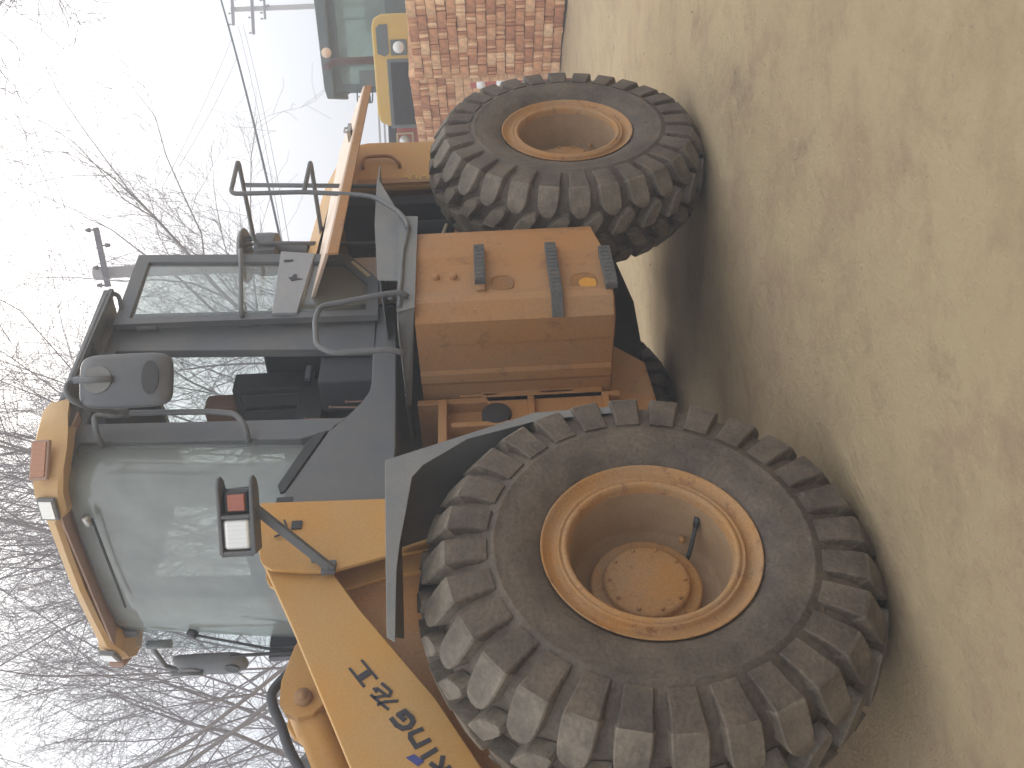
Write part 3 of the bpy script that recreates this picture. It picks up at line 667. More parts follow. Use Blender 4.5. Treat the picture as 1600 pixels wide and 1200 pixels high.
for (x, y, z0, z1, dx) in [(1.34, .62, 1.80, 2.02, .02), (1.29, .66, 1.80, 2.00, .02), (1.40, .70, 1.75, 1.95, .03), (1.37, .58, 1.74, 1.90, .02), (1.48, .64, 1.70, 1.84, .01)]:
    mb.tube([(x, y, z0-.1), (x+dx, y, z1)], .0045, 6); mb.tube([(x+dx, y, z1), (x+dx, y, z1+.012)], .008, 8)
part(mb, 'control_lever', 'seat_brown', cab)
mb = MB(); mb.b2(1.60, 1.70, .57, .60, 2.02, 2.05); mb.b2(1.55, 1.95, .56, .76, 1.66, 1.98); part(mb, 'battery_box', 'interior', cab, bevel=.01)

# ---- roof with visor
mb = MB()
pl = [(.95, .40), (2.11, .355), (2.13, .37), (2.13, 1.87), (2.11, 1.885), (.95, 1.86)]
mb.prism([(1.0, .47), (1.98, .47), (1.98, 1.79), (1.0, 1.79)], 3.02, 3.07, 'z')
mb.prism([(max(x, 1.345), y) for x, y in pl], 3.055, 3.085, 'z'); mb.prism([(1.05, .46), (2.05, .42), (2.05, 1.82), (1.05, 1.80)], 3.085, 3.12, 'z')
mb.v = [(x, y, z+.055*(y-.4)) for x, y, z in mb.v]
roof = part(mb, 'roof', 'grey', bevel=.006)
mb = MB(); mb.prism([(1.35, 1.855), (2.12, 1.855), (2.12, 1.885), (1.35, 1.885)], 3.115, 3.136, 'z'); part(mb, 'rain_gutter', 'grey', roof)
mb = MB()
for y0 in (.355,): mb.prism([(1.35, y0), (2.12, y0), (2.12, y0+.03), (1.35, y0+.03)], 3.035, 3.056, 'z')
mb.prism([(1.72, .385), (1.76, .385), (1.76, .47), (1.72, .47)], 3.035, 3.056, 'z')
mb.tube([(1.34, .362, 3.045), (2.10, .362, 3.058), (2.125, .40, 3.02), (1.99, .475, 2.985)], .011, 10, bend=.03)
part(mb, 'rain_gutter', 'grey', roof)
# visor: sloping fascia all round the front, deeper at the corners
def visor():
    mb = MB()
    # (x, y, zbottom, ztop) along the front edge, from left rear to right rear
    st = [(1.34, .405, 3.035, 3.125), (1.15, .395, 3.000, 3.115), (.98, .39, 2.965, 3.100), (.885, .40, 2.945, 3.090), (.80, .44, 2.945, 3.085), (.735, .52, 2.950, 3.075), (.715, .60, 2.950, 3.070), (.712, .625, 2.962, 3.065),
          (.715, .665, 2.995, 3.058), (.705, .90, 3.000, 3.06), (.70, 1.13, 3.003, 3.062), (.705, 1.36, 3.000, 3.06), (.715, 1.595, 2.995, 3.058), (.712, 1.635, 2.962, 3.065), (.715, 1.66, 2.950, 3.070), (.735, 1.74, 2.950, 3.075), (.80, 1.82, 2.945, 3.085), (.885, 1.86, 2.945, 3.090), (.98, 1.87, 2.965, 3.100), (1.15, 1.865, 3.0, 3.115), (1.34, 1.855, 3.035, 3.125)]
    st = [(x+.125*min(1, max(0, (1.34-x)/.36)), y, zb+.055*(y-.4)+(.018 if x < 1.3 else .012), zt+.055*(y-.4)+(.034 if x < 1.3 else .008)) for (x, y, zb, zt) in st]
    n = len(st); vs = []
    for (x, y, zb, zt) in st:
        inx = .05 if x < 1.3 else 0; iy = .03 if y < CY else -.03
        vs += [(x+.012, y, zb), (x, y, zb+.02), (x+inx*.55, y+iy*.5, zt-.012), (x+inx+.03, y+iy, zt+.006), (max(x+.22, 1.0) if x < 1.2 else x+.02, y+(.25 if y < CY else -.25) if not .6 < y < 1.66 else y, zt+.03), (x+.10 if x < 1.2 else x, y+iy*2, zb+.06 if False else zb+.012)]
    m = 6
    fs = [(i*m+k, i*m+k+1, (i+1)*m+k+1, (i+1)*m+k) for i in range(n-1) for k in range(4)]
    fs += [(i*m+5, i*m, (i+1)*m, (i+1)*m+5) for i in range(n-1)]
    mb.add(vs, fs, True); return mb
vz = part(visor(), 'roof_visor', 'cream', roof)
vz.modifiers.new('solid', 'SOLIDIFY').thickness = .004
e = vz.modifiers.new('es', 'EDGE_SPLIT'); e.split_angle = math.radians(32)
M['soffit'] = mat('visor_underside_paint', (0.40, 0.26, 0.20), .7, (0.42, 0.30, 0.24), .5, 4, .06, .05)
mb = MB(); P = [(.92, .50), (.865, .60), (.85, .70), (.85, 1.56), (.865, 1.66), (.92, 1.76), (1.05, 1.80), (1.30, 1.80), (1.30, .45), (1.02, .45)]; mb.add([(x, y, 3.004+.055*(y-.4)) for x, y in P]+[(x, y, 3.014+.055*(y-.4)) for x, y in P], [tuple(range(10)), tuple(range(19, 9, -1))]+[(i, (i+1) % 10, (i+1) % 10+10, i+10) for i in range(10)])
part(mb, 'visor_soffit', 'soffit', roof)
# lamps let into the visor
def vlamp(c, n, w, h, m, name):
    nn = Vector(n).normalized(); t = Vector((0, 0, 1)).cross(nn).normalized(); b = nn.cross(t)
    R = Matrix((t, b, nn)).transposed()
    q = MB(); q.box(Vector(c)-nn*.008, (w+.02, h+.02, .022), R); o = part(q, name, 'grey_light' if m == 'lens_clear' else 'soffit', roof, bevel=.004)
    q = MB(); q.box(Vector(c)+nn*.005, (w, h, .006), R); part(q, name.replace('_lamp', '_lens'), m, o if False else roof, bevel=.002)
    return o
vlamp((.832, .575, 3.045), (-1, -.28, .12), .085, .058, 'lens_clear', 'roof_lamp')
vlamp((.832, 1.675, 3.108), (-1, .28, .12), .085, .058, 'lens_clear', 'roof_lamp')
vlamp((.955, .398, 3.058), (-.55, -.83, .10), .15, .060, 'lens_orange', 'marker_lamp')
vlamp((.91, 1.835, 3.12), (-.6, .83, .10), .10, .055, 'lens_orange', 'marker_lamp')
cab_done = True

# ---- the open door, folded back flat against the rear
mb = MB()
out = [(1.925, 3.005), (1.90, 1.695), (2.205, 1.705), (2.457, 1.882), (2.545, 3.030)]
inn = [(1.965, 2.955), (1.94, 1.755), (2.185, 1.765), (2.395, 1.905), (2.470, 2.975)]
inn = [(1.97, 2.94), (1.945, 1.755), (2.185, 1.762), (2.382, 1.905), (2.468, 2.955)]
mb.ring(out, inn, .435, .470)
door = part(mb, 'cab_door', 'grey', bevel=.004)
pane([(1.97, 2.94), (1.945, 1.755), (2.185, 1.762), (2.382, 1.905), (2.468, 2.955)], .450, 'door_glass', 'glass', door)
mb = MB(); mb.prism([(2.490, 2.248), (2.455, 2.062), (1.930, 2.098), (1.935, 2.222)], .420, .448); M['plate'] = mat('worn_pale_plate', (.26, .265, .28), .4, (.33, .32, .30), .6, 12, .08, .06)
part(mb, 'lock_plate', 'plate', door, bevel=.003)
mb = MB(); mb.prism([(2.20, 2.155), (2.235, 2.175), (2.235, 2.16), (2.26, 2.15), (2.26, 2.135), (2.225, 2.13), (2.215, 2.10), (2.205, 2.145)], .4165, .4195); part(mb, 'dark_plate_mark', 'black', door)  # thin black shape for a dark mark on the lock plate
mb = MB(); mb.prism([(2.38, 2.215), (2.40, 2.22), (2.40, 2.17), (2.385, 2.17)], .4165, .4195); part(mb, 'dark_plate_mark', 'black', door)
mb = MB(); mb.tube([(2.53, .44, 2.475), (2.50, .405, 2.462), (1.95, .405, 2.375), (1.93, .44, 2.37)], .012, 12, bend=.02); part(mb, 'door_handle', 'grey', door)
mb = MB(); mb.prism([(2.24, 1.745), (2.375, 1.842), (2.385, 1.855), (2.37, 1.862), (2.23, 1.765)], .4325, .4348); part(mb, 'paint_chip', 'chip', door)
for z in (1.85, 2.35, 2.85):
    mb = MB(); mb.tube([(1.93, .47, z-.05), (1.93, .47, z+.05)], .018, 10); part(mb, 'door_hinge', 'grey', door)

# ---- grab rail, mirrors
mb = MB(); mb.tube([(1.115, .50, 2.865), (1.135, .425, 2.878), (1.238, .42, 2.915), (1.245, .42, 2.80), (1.227, .42, 2.40), (1.205, .42, 2.285), (1.14, .43, 2.235), (1.10, .50, 2.225)], .0135, 12, bend=.03); part(mb, 'grab_rail', 'grey')
mb = MB(); mb.tube([(1.245, .415, 2.80), (1.20, .36, 2.84), (1.14, .28, 2.88), (1.13, .22, 2.93), (1.20, .20, 2.96), (1.25, .20, 2.90), (1.235, .20, 2.80)], .012, 12, bend=.04); mb.tube([(1.245, .42, 2.76), (1.246, .42, 2.86)], .021, 12)
arm_ = part(mb, 'mirror_arm', 'grey')
def mirror(c, w, h, d, R, parent, nm='mirror'):
    q = MB(); k = 28; vs = []
    rings = [(1.0, 0), (1.0, -.25), (.94, -.6), (.72, -.92), (.0, -1.0)]
    for f, dd in rings:
        for j in range(k):
            a = 2*math.pi*j/k; cx = math.copysign(abs(math.cos(a))**.38, math.cos(a))*w/2*f; cz = math.copysign(abs(math.sin(a))**.38, math.sin(a))*h/2*f
            vs.append(R @ Vector((cx, dd*d, cz))+Vector(c))
    fs = [(i*k+j, i*k+(j+1) % k, (i+1)*k+(j+1) % k, (i+1)*k+j) for i in range(len(rings)-1) for j in range(k)]
    q.add(vs, fs, True); o = part(q, nm, 'grey', parent)
    q = MB(); q.add([v+R @ Vector((0, .003, 0)) for v in vs[:k]], [tuple(range(k))]); q.add(vs[:k], [tuple(range(k))]); part(q, 'mirror_glass', 'steel', parent)
    q = MB(); k2 = 20; q.add([R @ Vector((.042*math.cos(2*math.pi*j/k2)*1.75, -d*1.005, -.115+.036*math.sin(2*math.pi*j/k2)))+Vector(c) for j in range(k2)]+[R @ Vector((.040*math.cos(2*math.pi*j/k2)*1.75, -d*.7, -.115+.036*math.sin(2*math.pi*j/k2)))+Vector(c) for j in range(k2)], [tuple(range(k2))]+[(j, (j+1) % k2, (j+1) % k2+k2, j+k2) for j in range(k2)]); part(q, 'mirror_recess', 'black', parent)
    q = MB(); k2 = 24; q.add([R @ Vector((.058*math.cos(2*math.pi*j/k2), dd, .105+.060*math.sin(2*math.pi*j/k2)))+Vector(c) for dd in (-d*.75, -d*1.10) for j in range(k2)], [tuple(range(k2, 2*k2))]+[(j, (j+1) % k2, (j+1) % k2+k2, j+k2) for j in range(k2)]); part(q, 'mirror_boss', 'grey_light', parent)
    q = MB(); q.tube([R @ Vector((0, -d*1.12, z))+Vector(c) for z in (.04, .20)], .014, 10); part(q, 'mirror_clamp', 'grey', parent)
    return o
mirror((1.222, .215, 2.705), .235, .395, .055, Matrix.Rotation(math.radians(-38), 3, 'Z'), arm_)
mb = MB(); mb.tube([(.90, 1.68, 2.90), (.92, 1.72, 2.93), (.95, 1.80, 2.95), (.99, 2.02, 2.955), (.98, 2.04, 2.88), (.98, 2.02, 2.80)], .013, 12, bend=.03); mb.tube([(.90, 1.685, 2.82), (.90, 1.685, 2.94)], .022, 10)
arm_r = part(mb, 'mirror_arm', 'grey')
mirror((1.0, 2.0, 2.71), .24, .37, .055, Matrix.Rotation(math.radians(-107), 3, 'Z'), arm_r)

# ---- headlight unit on its bracket (left shows; right one beyond)
def headunit(sy):
    c = Vector((.415, .20, 2.098)); a_ = math.radians(-38); hh = .053
    def fin(q):                                     # local frame: x across (outboard negative), y back, z up
        out = []
        for v in q.v:
            w_ = Vector((c.x+(-v[0])*math.sin(-a_)*1+v[1]*math.cos(a_), 0, 0))
            # across axis runs inboard and forward; back axis runs rearward and inboard
            ac = Vector((-math.sin(-a_), math.cos(a_), 0)); bk = Vector((math.cos(a_), math.sin(-a_), 0))
            w_ = c+ac*v[0]+bk*v[1]+Vector((0, 0, v[2]))
            if sy < 0: w_.y = 2*CY-w_.y
            out.append(tuple(w_))
        q.v = out; return q
    mb = MB()
    for sgn in (-1, 1):
        z0, z1 = sorted((sgn*hh, sgn*(hh+.014)))
        mb.prism([(.14, -.05), (.14, .05), (-.09, .05), (-.125, .03), (-.145, -.005), (-.14, -.035), (-.11, -.05)], z0, z1, 'z')
    mb.b2(.126, .14, -.05, .05, -hh, hh); mb.b2(-.006, .008, -.05, .05, -hh, hh); mb.b2(.008, .126, .035, .05, -hh, hh); mb.b2(-.09, -.006, .035, .05, -hh, hh)
    o = part(fin(mb), 'headlight_housing', 'grey', bevel=.008, seg=3)
    q = MB(); q.b2(.010, .124, -.045, .02, -.050, .050); part(fin(q), 'headlight', 'lens_clear', o, bevel=.016, seg=4)
    q = MB(); q.b2(-.088, -.010, -.03, .03, -.043, .043); part(fin(q), 'indicator', 'black', o, bevel=.008)
    q = MB(); q.b2(-.080, -.018, -.038, -.028, -.034, .030); part(fin(q), 'indicator_lens', 'lens_amber', o, bevel=.006, seg=3)
    def Yp(y): return y if sy > 0 else 2*CY-y
    q = MB(); a = Vector((.435, Yp(.20), 2.098-hh-.008)); b = Vector((.345, Yp(.45), 1.795))
    R_ = (b-a).to_track_quat('Z', 'X').to_matrix(); q.box((a+b)/2, (.034, .022, (b-a).length+.02), R_)
    q.b2(.325, .385, min(Yp(.470), Yp(.452)), max(Yp(.470), Yp(.452)), 1.775, 1.83)
    q.tube([(.385, Yp(.455), 1.86), (.385, Yp(.44), 1.86)], .013, 8); q.tube([(.345, Yp(.452), 1.80), (.345, Yp(.435), 1.80)], .013, 8)
    part(q, 'lamp_bracket', 'grey', o, bevel=.003)
headunit(1); headunit(-1)
mb = MB(); mb.tube([(.60, .455, 2.00), (.56, .46, 1.985), (.53, .455, 2.00), (.52, .46, 2.03)], .005, 6, bend=.01); mb.b2(.56, .60, .462, .470, 1.93, 1.97); part(mb, 'lamp_wire', 'black')

# ---- engine hood, raised flap, engine bay, rear panel
mb = MB()
crs = [(.50, 2.035), (.75, 2.19), (.80, 2.205), (1.46, 2.205), (1.51, 2.19), (1.76, 2.035)]
def yz(x, dz=0): return [(x, y, z+dz) for y, z in crs]
A_, B_ = yz(2.15, .065), yz(3.72, -.015)
n = 6; mb.add(A_+B_+[(2.15, 1.74, 2.05), (2.15, .52, 2.05)]+[(3.72, 1.74, 1.98), (3.72, .52, 1.98)], [(i, i+1, i+7, i+6) for i in range(5)]+[(0, 1, 2, 3, 4, 5, 12, 13), (6, 7, 8, 9, 10, 11, 14, 15)])
hood = part(mb, 'engine_hood', 'yellow', bevel=.008)
mb = MB(); mb.prism([(3.28, 1.30), (3.28, 2.01), (3.72, 2.005), (3.80, 1.93), (3.82, 1.86), (3.80, 1.30)], .485, .515)
mb.prism([(3.28, 1.30), (3.28, 2.01), (3.72, 2.005), (3.80, 1.93), (3.82, 1.86), (3.80, 1.30)], 1.745, 1.775)
mb.b2(3.74, 3.81, .515, 1.745, 1.30, 1.95); mb.b2(3.275, 3.30, .50, .54, 1.30, 1.98)
rp = part(mb, 'rear_panel', 'yellow', bevel=.01)
mb = MB(); mb.prism([(2.10, 1.32), (2.10, 2.04), (2.52, 2.03), (2.52, 1.32)], .505, .52); part(mb, 'hood_side_panel', 'flap', hood, bevel=.004)
mb = MB(); mb.prism([(3.275, 1.31), (3.275, 1.90), (3.335, 1.90), (3.335, 1.31)], .480, .484); part(mb, 'panel_flange', 'yellow_dirty', rp)
mb = MB(); mb.tube([(3.42, .485, 1.86), (3.42, .45, 1.86), (3.56, .45, 1.865), (3.60, .45, 1.82), (3.60, .45, 1.68), (3.60, .485, 1.66)], .011, 10, bend=.03)
mb = MB(); mb.tube([(3.47, .485, 1.875), (3.47, .455, 1.875), (3.575, .455, 1.87), (3.575, .455, 1.70), (3.47, .455, 1.645), (3.47, .485, 1.645)], .011, 10, bend=.05)
part(mb, 'panel_handle', 'yellow_dirty', rp)
mb = MB()
rnd = random.Random(8)
for k in range(9):
    x = 3.30+rnd.random()*.055; z = 1.42+k*.022; mb.b2(x, x+.02, .4775, .4795, z, z+.012)
part(mb, 'warning_decal', 'decal_yellow', rp)
# raised flap
mb = MB()
top = [(2.12, .50, 2.065), (3.74, .50, 2.045), (3.78, .08, 1.842), (1.93, .08, 1.905)]
bot = [(a, b, c-.020) for a, b, c in top]
mb.add(top+bot, [(0, 1, 2, 3), (7, 6, 5, 4), (0, 4, 5, 1), (1, 5, 6, 2), (2, 6, 7, 3), (3, 7, 4, 0)])
fl = part(mb, 'hood_flap', 'flap', hood, bevel=.004)
mb = MB(); P = [(1.93, .078, 1.893), (3.78, .078, 1.832), (3.78, .078, 1.792), (1.93, .078, 1.845)]; mb.add(P+[(a, b+.012, c) for a, b, c in P], [(0, 1, 2, 3), (7, 6, 5, 4), (0, 4, 5, 1), (1, 5, 6, 2), (2, 6, 7, 3), (3, 7, 4, 0)])
part(mb, 'flap_edge', 'yellow_dirty', hood)
mb = MB(); mb.b2(3.22, 3.32, .10, .17, 1.885, 1.905); mb.tube([(3.25, .12, 1.90), (3.25, .12, 1.925), (3.30, .12, 1.925), (3.30, .12, 1.90)], .006, 8); part(mb, 'flap_latch', 'steel', hood)
# engine
mb = MB()
mb.b2(2.20, 3.15, .80, 1.46, 1.25, 1.90); mb.b2(2.10, 3.24, .60, 1.66, 1.20, 1.30); mb.b2(3.16, 3.27, .56, 1.70, 1.32, 2.0)
for k in range(6): mb.b2(2.28+k*.14, 2.36+k*.14, .74, .80, 1.60, 1.86)
mb.tube([(2.2, .72, 1.75), (2.6, .68, 1.80), (3.1, .72, 1.72)], .035, 10, bend=.1); mb.tube([(2.4, .66, 1.30), (2.45, .64, 1.62), (2.8, .66, 1.66)], .03, 10, bend=.1)
mb.tube([(2.95, .62, 1.32), (2.95, .62, 1.56)], .06, 16)
mb.b2(2.09, 2.12, .55, 1.71, 1.25, 2.08)
part(mb, 'engine', 'engine', bevel=.01)
mb = MB(); mb.tube([(2.35, .56, 1.34), (2.6, .555, 1.42), (2.9, .56, 1.36)], .012, 8, bend=.05); mb.tube([(2.30, .55, 1.55), (2.42, .55, 1.36)], .010, 8); part(mb, 'fuel_pipe', 'chip')
# air pre-cleaner
mb = MB(); ax = Vector((2.97, .72, 0))
def zl(prof, c, n=32):
    vs = []; m = len(prof)
    for k in range(n):
        a = 2*math.pi*k/n
        for (z, r) in prof: vs.append((c[0]+r*math.cos(a), c[1]+r*math.sin(a), z))
    return vs, [(k*m+i, k*m+i+1, ((k+1) % n)*m+i+1, ((k+1) % n)*m+i) for k in range(n) for i in range(m-1)]
mb.add(*zl([(2.20, .055), (2.38, .055), (2.38, .125), (2.42, .13), (2.50, .13), (2.505, .10)], (2.97, .75)), smooth=False)
mb.add(*zl([(2.56, .001), (2.565, .155), (2.575, .165), (2.595, .15), (2.605, .001)], (2.97, .75)), smooth=False)
for k in range(20):
    a = 2*math.pi*k/20; mb.tube([(2.97+.11*math.cos(a), .75+.11*math.sin(a), 2.50), (2.97+.11*math.cos(a), .75+.11*math.sin(a), 2.565)], .006, 5)
mb.tube([(2.90, .63, 2.40), (2.90, .60, 2.40)], .03, 10); mb.b2(2.82, 2.88, .62, .70, 2.36, 2.47)
part(mb, 'air_precleaner', 'grey', bevel=.003)

# ================================================================== BRICK STACKS
Bd = Vector((.481, .877, 0)).normalized(); Bn = Vector((Bd.y, -Bd.x, 0))      # along the face; Bn points into the stack
Bm = None
def brick_mesh():
    bm = bmesh.new(); bmesh.ops.create_cube(bm, size=1); bmesh.ops.scale(bm, vec=(.050, .114, .236), verts=bm.verts)
    bmesh.ops.bevel(bm, geom=list(bm.edges), offset=.004, segments=1, affect='EDGES')
    me = bpy.data.meshes.new('brick'); bm.to_mesh(me); bm.free(); me.materials.append(M['brick']); return me
bme = brick_mesh(); rb = random.Random(4)
RB = Matrix((Bd, Bn, Vector((0, 0, 1)))).transposed().to_4x4()
nb = 0
def stack(org, n, rows, label, group, core_label, jig, limit, zmin=-1):
    global nb
    fill = MB(); cell = .243; ch = .1215
    Zv = Vector((0, 0, 1))
    for i in range(n):
        jc = 0
        for j in range(rows):
            ou = org+Bd*(i*cell)+Vector((0, 0, j*ch)); off = rb.uniform(-jig, jig)
            row = []
            if (i+j) % 2 == 0:      # four bricks on edge, ends showing
                for k in range(4): row.append((Vector((.03+k*.061+rb.uniform(-.004, .004), .118+off+rb.uniform(-.014, .010), .0605)), (Bd, Zv, Bn), .05))
            else:                   # one brick on edge, long side showing
                row.append((Vector((.121, .03+off+rb.uniform(-.006, .006), .0605)), (Bn, Zv, Bd), .02))
            for (c, axs, wob) in row:
                if nb >= limit or ou.z < zmin: break
                o = bpy.data.objects.new('brick', bme); C.objects.link(o); nb += 1
                r = Matrix(axs).transposed() @ Matrix.Rotation(rb.gauss(0, wob*.6), 3, 'X') @ Matrix.Rotation(rb.gauss(0, wob*.5), 3, 'Y') @ Matrix.Rotation(rb.gauss(0, wob), 3, 'Z')
                o.matrix_world = Matrix.Translation(ou+Bd*c.x+Bn*c.y+Vector((0, 0, c.z))) @ r.to_4x4()
                tag(o, label, 'brick', group)
            # bricks hidden behind the face layer
            for d_ in range(0 if (ou.z >= zmin and nb < limit) else -1, 3):
                q = ou+Bd*.1215+Bn*(.33+d_*.245)+Vector((0, 0, .0605)); fill.box(q, (.236, .236, .115), RB.to_3x3())
    tag(fill.build('bricks_behind', 'brick'), core_label, 'bricks', kind='stuff')
o1 = Vector((9.982, 1.991, 0))-Bd*.25
stack(o1, 6, 16, 'dry red brick in the nearer, square-cornered stack reaching down to the dirt', 'bricks in the face of the nearer stack', 'inner bricks filling the nearer red brick stack', .02, 242)
o2 = o1+Bd*1.48+Bn*.10+Vector((0, 0, -.03))
stack(o2, 8, 17, 'brick in the farther stack, just above the rear tyre and below the yellow hood', 'bricks in the face of the farther stack', 'inner bricks filling the farther red brick stack', .03, 345, 1.40)

# striped marker post behind the tyre
pp = LD((1200-131-600)/1516*11.2, 11.2)
t = thing('marker_post', 'red and white striped post beside the brick stack, behind the rear tyre', 'post', pp)
mb = MB(); mb.tube([(0, 0, 0), (0, 0, 1.20)], .035, 12); mb.build('post', mat('post_red', (.36, .10, .08), .8), t)
mb = MB()
for z in (.80, 1.03): mb.tube([(0, 0, z), (0, 0, z+.10)], .038, 12)
mb.build('white_band', mat('post_white', (.75, .75, .75), .6), t)

# ================================================================== SECOND LOADER (seen from its hood end, behind the bricks)
D2 = 14.5
org = LD(4.95, D2)
T = thing('loader_tractor', 'second loader with grey glazed cab and yellow hood, standing behind the brick stack', 'wheel loader', org)
T.rotation_euler = (0, 0, -YAW-.28)        # its local +x runs to the right of the picture, -y towards the photographer
M['yellow2'] = mat('pale_yellow_paint', (0.62, 0.40, 0.085), .5, (.5, .38, .18), .4, 2.0, .05, .03)
M['cab2'] = mat('green_grey_paint', (0.10, 0.122, 0.128), .5, (.2, .21, .2), .4, 2.0, .05, .03)
def p2(mb, name, m, parent=T, **k): return mb.build(name, m, parent, **k)
mb = MB()   # hood: x -1.05..0.42 (left edge of the picture to the right)
hx0, hx1 = -.98, .62
mb.prism([(hx0, 1.45), (hx0, 2.48), (hx0+.06, 2.60), (hx0+.18, 2.635), (hx1-.18, 2.635), (hx1-.06, 2.60), (hx1, 2.48), (hx1, 1.45)], .0, 1.7)
hd2 = p2(mb, 'hood', 'yellow2', bevel=.03, seg=3)
mb = MB(); mb.b2(-1.02, -.02, -.022, -.001, 1.50, 2.44); p2(mb, 'grille_frame', 'cab2', hd2, bevel=.01)
mb = MB(); mb.b2(-.97, -.07, -.030, -.020, 1.55, 2.39)
for k in range(17): mb.b2(-.96, -.08, -.040, -.030, 1.57+k*.048, 1.595+k*.048)
p2(mb, 'grille', 'engine', hd2)
def hl2(x):
    q = MB(); q.b2(x-.11, x+.11, -.03, 0, 2.13, 2.37); o = p2(q, 'headlight_surround', 'cab2', hd2, bevel=.01)
    q = MB(); q.lathe([(-.05, .001), (-.048, .05), (-.035, .08), (-.03, .085)], c=(x, 0, 2.25), n=24); p2(q, 'headlight', 'lens_clear', hd2)
hl2(.14)
mb = MB(); mb.prism([(.02, 2.46), (.06, 2.57), (.42, 2.57), (.47, 2.52), (.47, 2.40), (.06, 2.40)], -.012, -.001); p2(mb, 'hood_vent', 'cab2', hd2)
mb = MB(); mb.tube([(.02, .85, 2.6), (.02, .85, 3.28), (.01, .83, 3.36), (-.07, .72, 3.45)], .055, 16, bend=.05); p2(mb, 'exhaust_pipe', mat('exhaust_rust', (.11, .07, .075), .8, (.16, .09, .07), .6, 9))
mb = MB(); mb.lathe([(-.02, .001), (-.02, .075), (0, .08), (.02, .001)], c=(.16, .95, 3.46), n=20); p2(mb, 'sun_reflection_disc', mat('warm_reflection_paint', (.85, .62, .45), .2))  # warm disc painted in for the sun's reflection on the cab glass
# cab frame behind the hood: x -.56 .. 1.15
cx0, cx1 = -.46, 1.85
mb = MB()
yf = 1.75
mb.ring([(cx0, 1.5), (cx0+.04, 3.52), (cx1-.02, 3.58), (cx1, 1.5)], [(cx0+.14, 2.55), (cx0+.16, 3.36), (cx1-.20, 3.40), (cx1-.20, 2.55)], yf, yf+.07)
mb.ring([(cx0, 1.5), (cx0+.04, 3.52), (cx1-.02, 3.58), (cx1, 1.5)], [(cx0+.10, 2.45), (cx0+.12, 3.40), (cx1-.12, 3.42), (cx1-.12, 2.45)], yf+1.45, yf+1.52)
for x in (cx0, cx1-.06):
    mb.b2(x, x+.06, yf+.07, yf+1.45, 1.5, 2.5); mb.b2(x+.02, x+.08, yf+.07, yf+1.45, 3.42, 3.5)
mb.b2(-.02, .06, yf, yf+.06, 2.55, 3.37); mb.b2(.82, .86, yf+1.44, yf+1.50, 2.45, 3.4)
cb2 = p2(mb, 'cab', 'cab2', bevel=.01)
mb = MB(); mb.b2(cx0+.14, cx1-.2, yf+.03, yf+.035, 2.55, 3.38); p2(mb, 'front_glass', 'glass_green', cb2)
mb = MB(); mb.b2(cx0+.1, cx1-.12, yf+1.47, yf+1.475, 2.45, 3.4); p2(mb, 'rear_glass', 'glass_clear', cb2)
mb = MB(); mb.prism([(cx0-.07, 3.48), (cx0-.07, 3.60), (cx0+.1, 3.64), (cx1+.02, 3.70), (cx1+.06, 3.56), (cx1+.06, 3.50)], yf-.18, yf+1.7); p2(mb, 'cab_roof', 'cab2', cb2, bevel=.02)
mb = MB(); mb.b2(.55, 1.05, yf+.5, yf+.62, 2.3, 2.95); mb.b2(-.28, -.04, yf+.35, yf+.5, 2.4, 2.86); p2(mb, 'seat', 'interior', cb2, bevel=.05)
mb = MB(); mb.b2(-.36, -.10, yf-.12, yf-.06, 2.70, 3.05); mb.b2(-.62, -.50, yf-.04, yf+.02, 2.90, 3.10); mb.tube([(-.41, yf, 3.12), (-.60, yf, 3.13), (-.62, yf, 2.88), (-.44, yf, 2.86)], .012, 8, bend=.04); p2(mb, 'side_mirror', 'cab2')
mb = MB(); mb.b2(-.9, 1.0, .1, 3.6, .7, 1.5); mb.b2(-.95, 1.2, 1.7, 3.3, 1.35, 1.55); p2(mb, 'chassis', 'engine', bevel=.02)
for (x, y) in ((-1.15, .9), (.85, .9), (-1.15, 3.4), (.85, 3.4)):
    q = MB(); pr_ = [(-.22, .36), (-.25, .5), (-.22, .66), (-.1, .72), (.1, .72), (.22, .66), (.25, .5), (.22, .36)]
    vs = []; n_ = 40
    for k in range(n_):
        a = 2*math.pi*k/n_
        for (w_, r_) in pr_: vs.append((x+.1+w_, y+r_*math.cos(a), .74+r_*math.sin(a)))
    q.add(vs, [(k*8+i, k*8+(i+1) % 8, ((k+1) % n_)*8+(i+1) % 8, ((k+1) % n_)*8+i) for k in range(n_) for i in range(8)], True); p2(q, 'wheel', 'rubber')

# ================================================================== RED TRUCK peeping out beside it
tp = LD(4.02, 17.0)
K = thing('red_truck', 'red farm truck mostly hidden behind the yellow hood, one round lamp showing', 'truck', tp); K.rotation_euler = (0, 0, -YAW)
red = mat('red_truck_paint', (.42, .07, .05), .5, (.35, .15, .1), .4, 3)
mb = MB(); mb.b2(-.9, .9, 0, 1.5, 1.1, 2.55); K1 = mb.build('body', red, K, bevel=.05, seg=3)
mb = MB(); mb.b2(-.9, .9, .2, 1.4, 2.55, 2.72); mb.build('windscreen_top', 'black', K, bevel=.03)
for x in (.32, -.6):
    mb = MB(); mb.lathe([(-.06, .001), (-.055, .06), (-.03, .09), (0, .095)], c=(x, 0, 2.42), n=24); mb.build('headlight', 'lens_clear', K)
    mb = MB(); mb.ring([(x-.14, 2.26), (x-.14, 2.56), (x+.14, 2.56), (x+.14, 2.26)], [(x-.11, 2.29), (x-.11, 2.53), (x+.11, 2.53), (x+.11, 2.29)], -.02, -.001); mb.build('lamp_frame', 'chip', K)
mb = MB(); mb.b2(-1.0, 1.0, -.12, 0, .7, 1.0); mb.build('bumper', 'cab2', K, bevel=.02)
mb = MB(); white = mat('pale_rail_paint', (.68, .68, .70), .6)
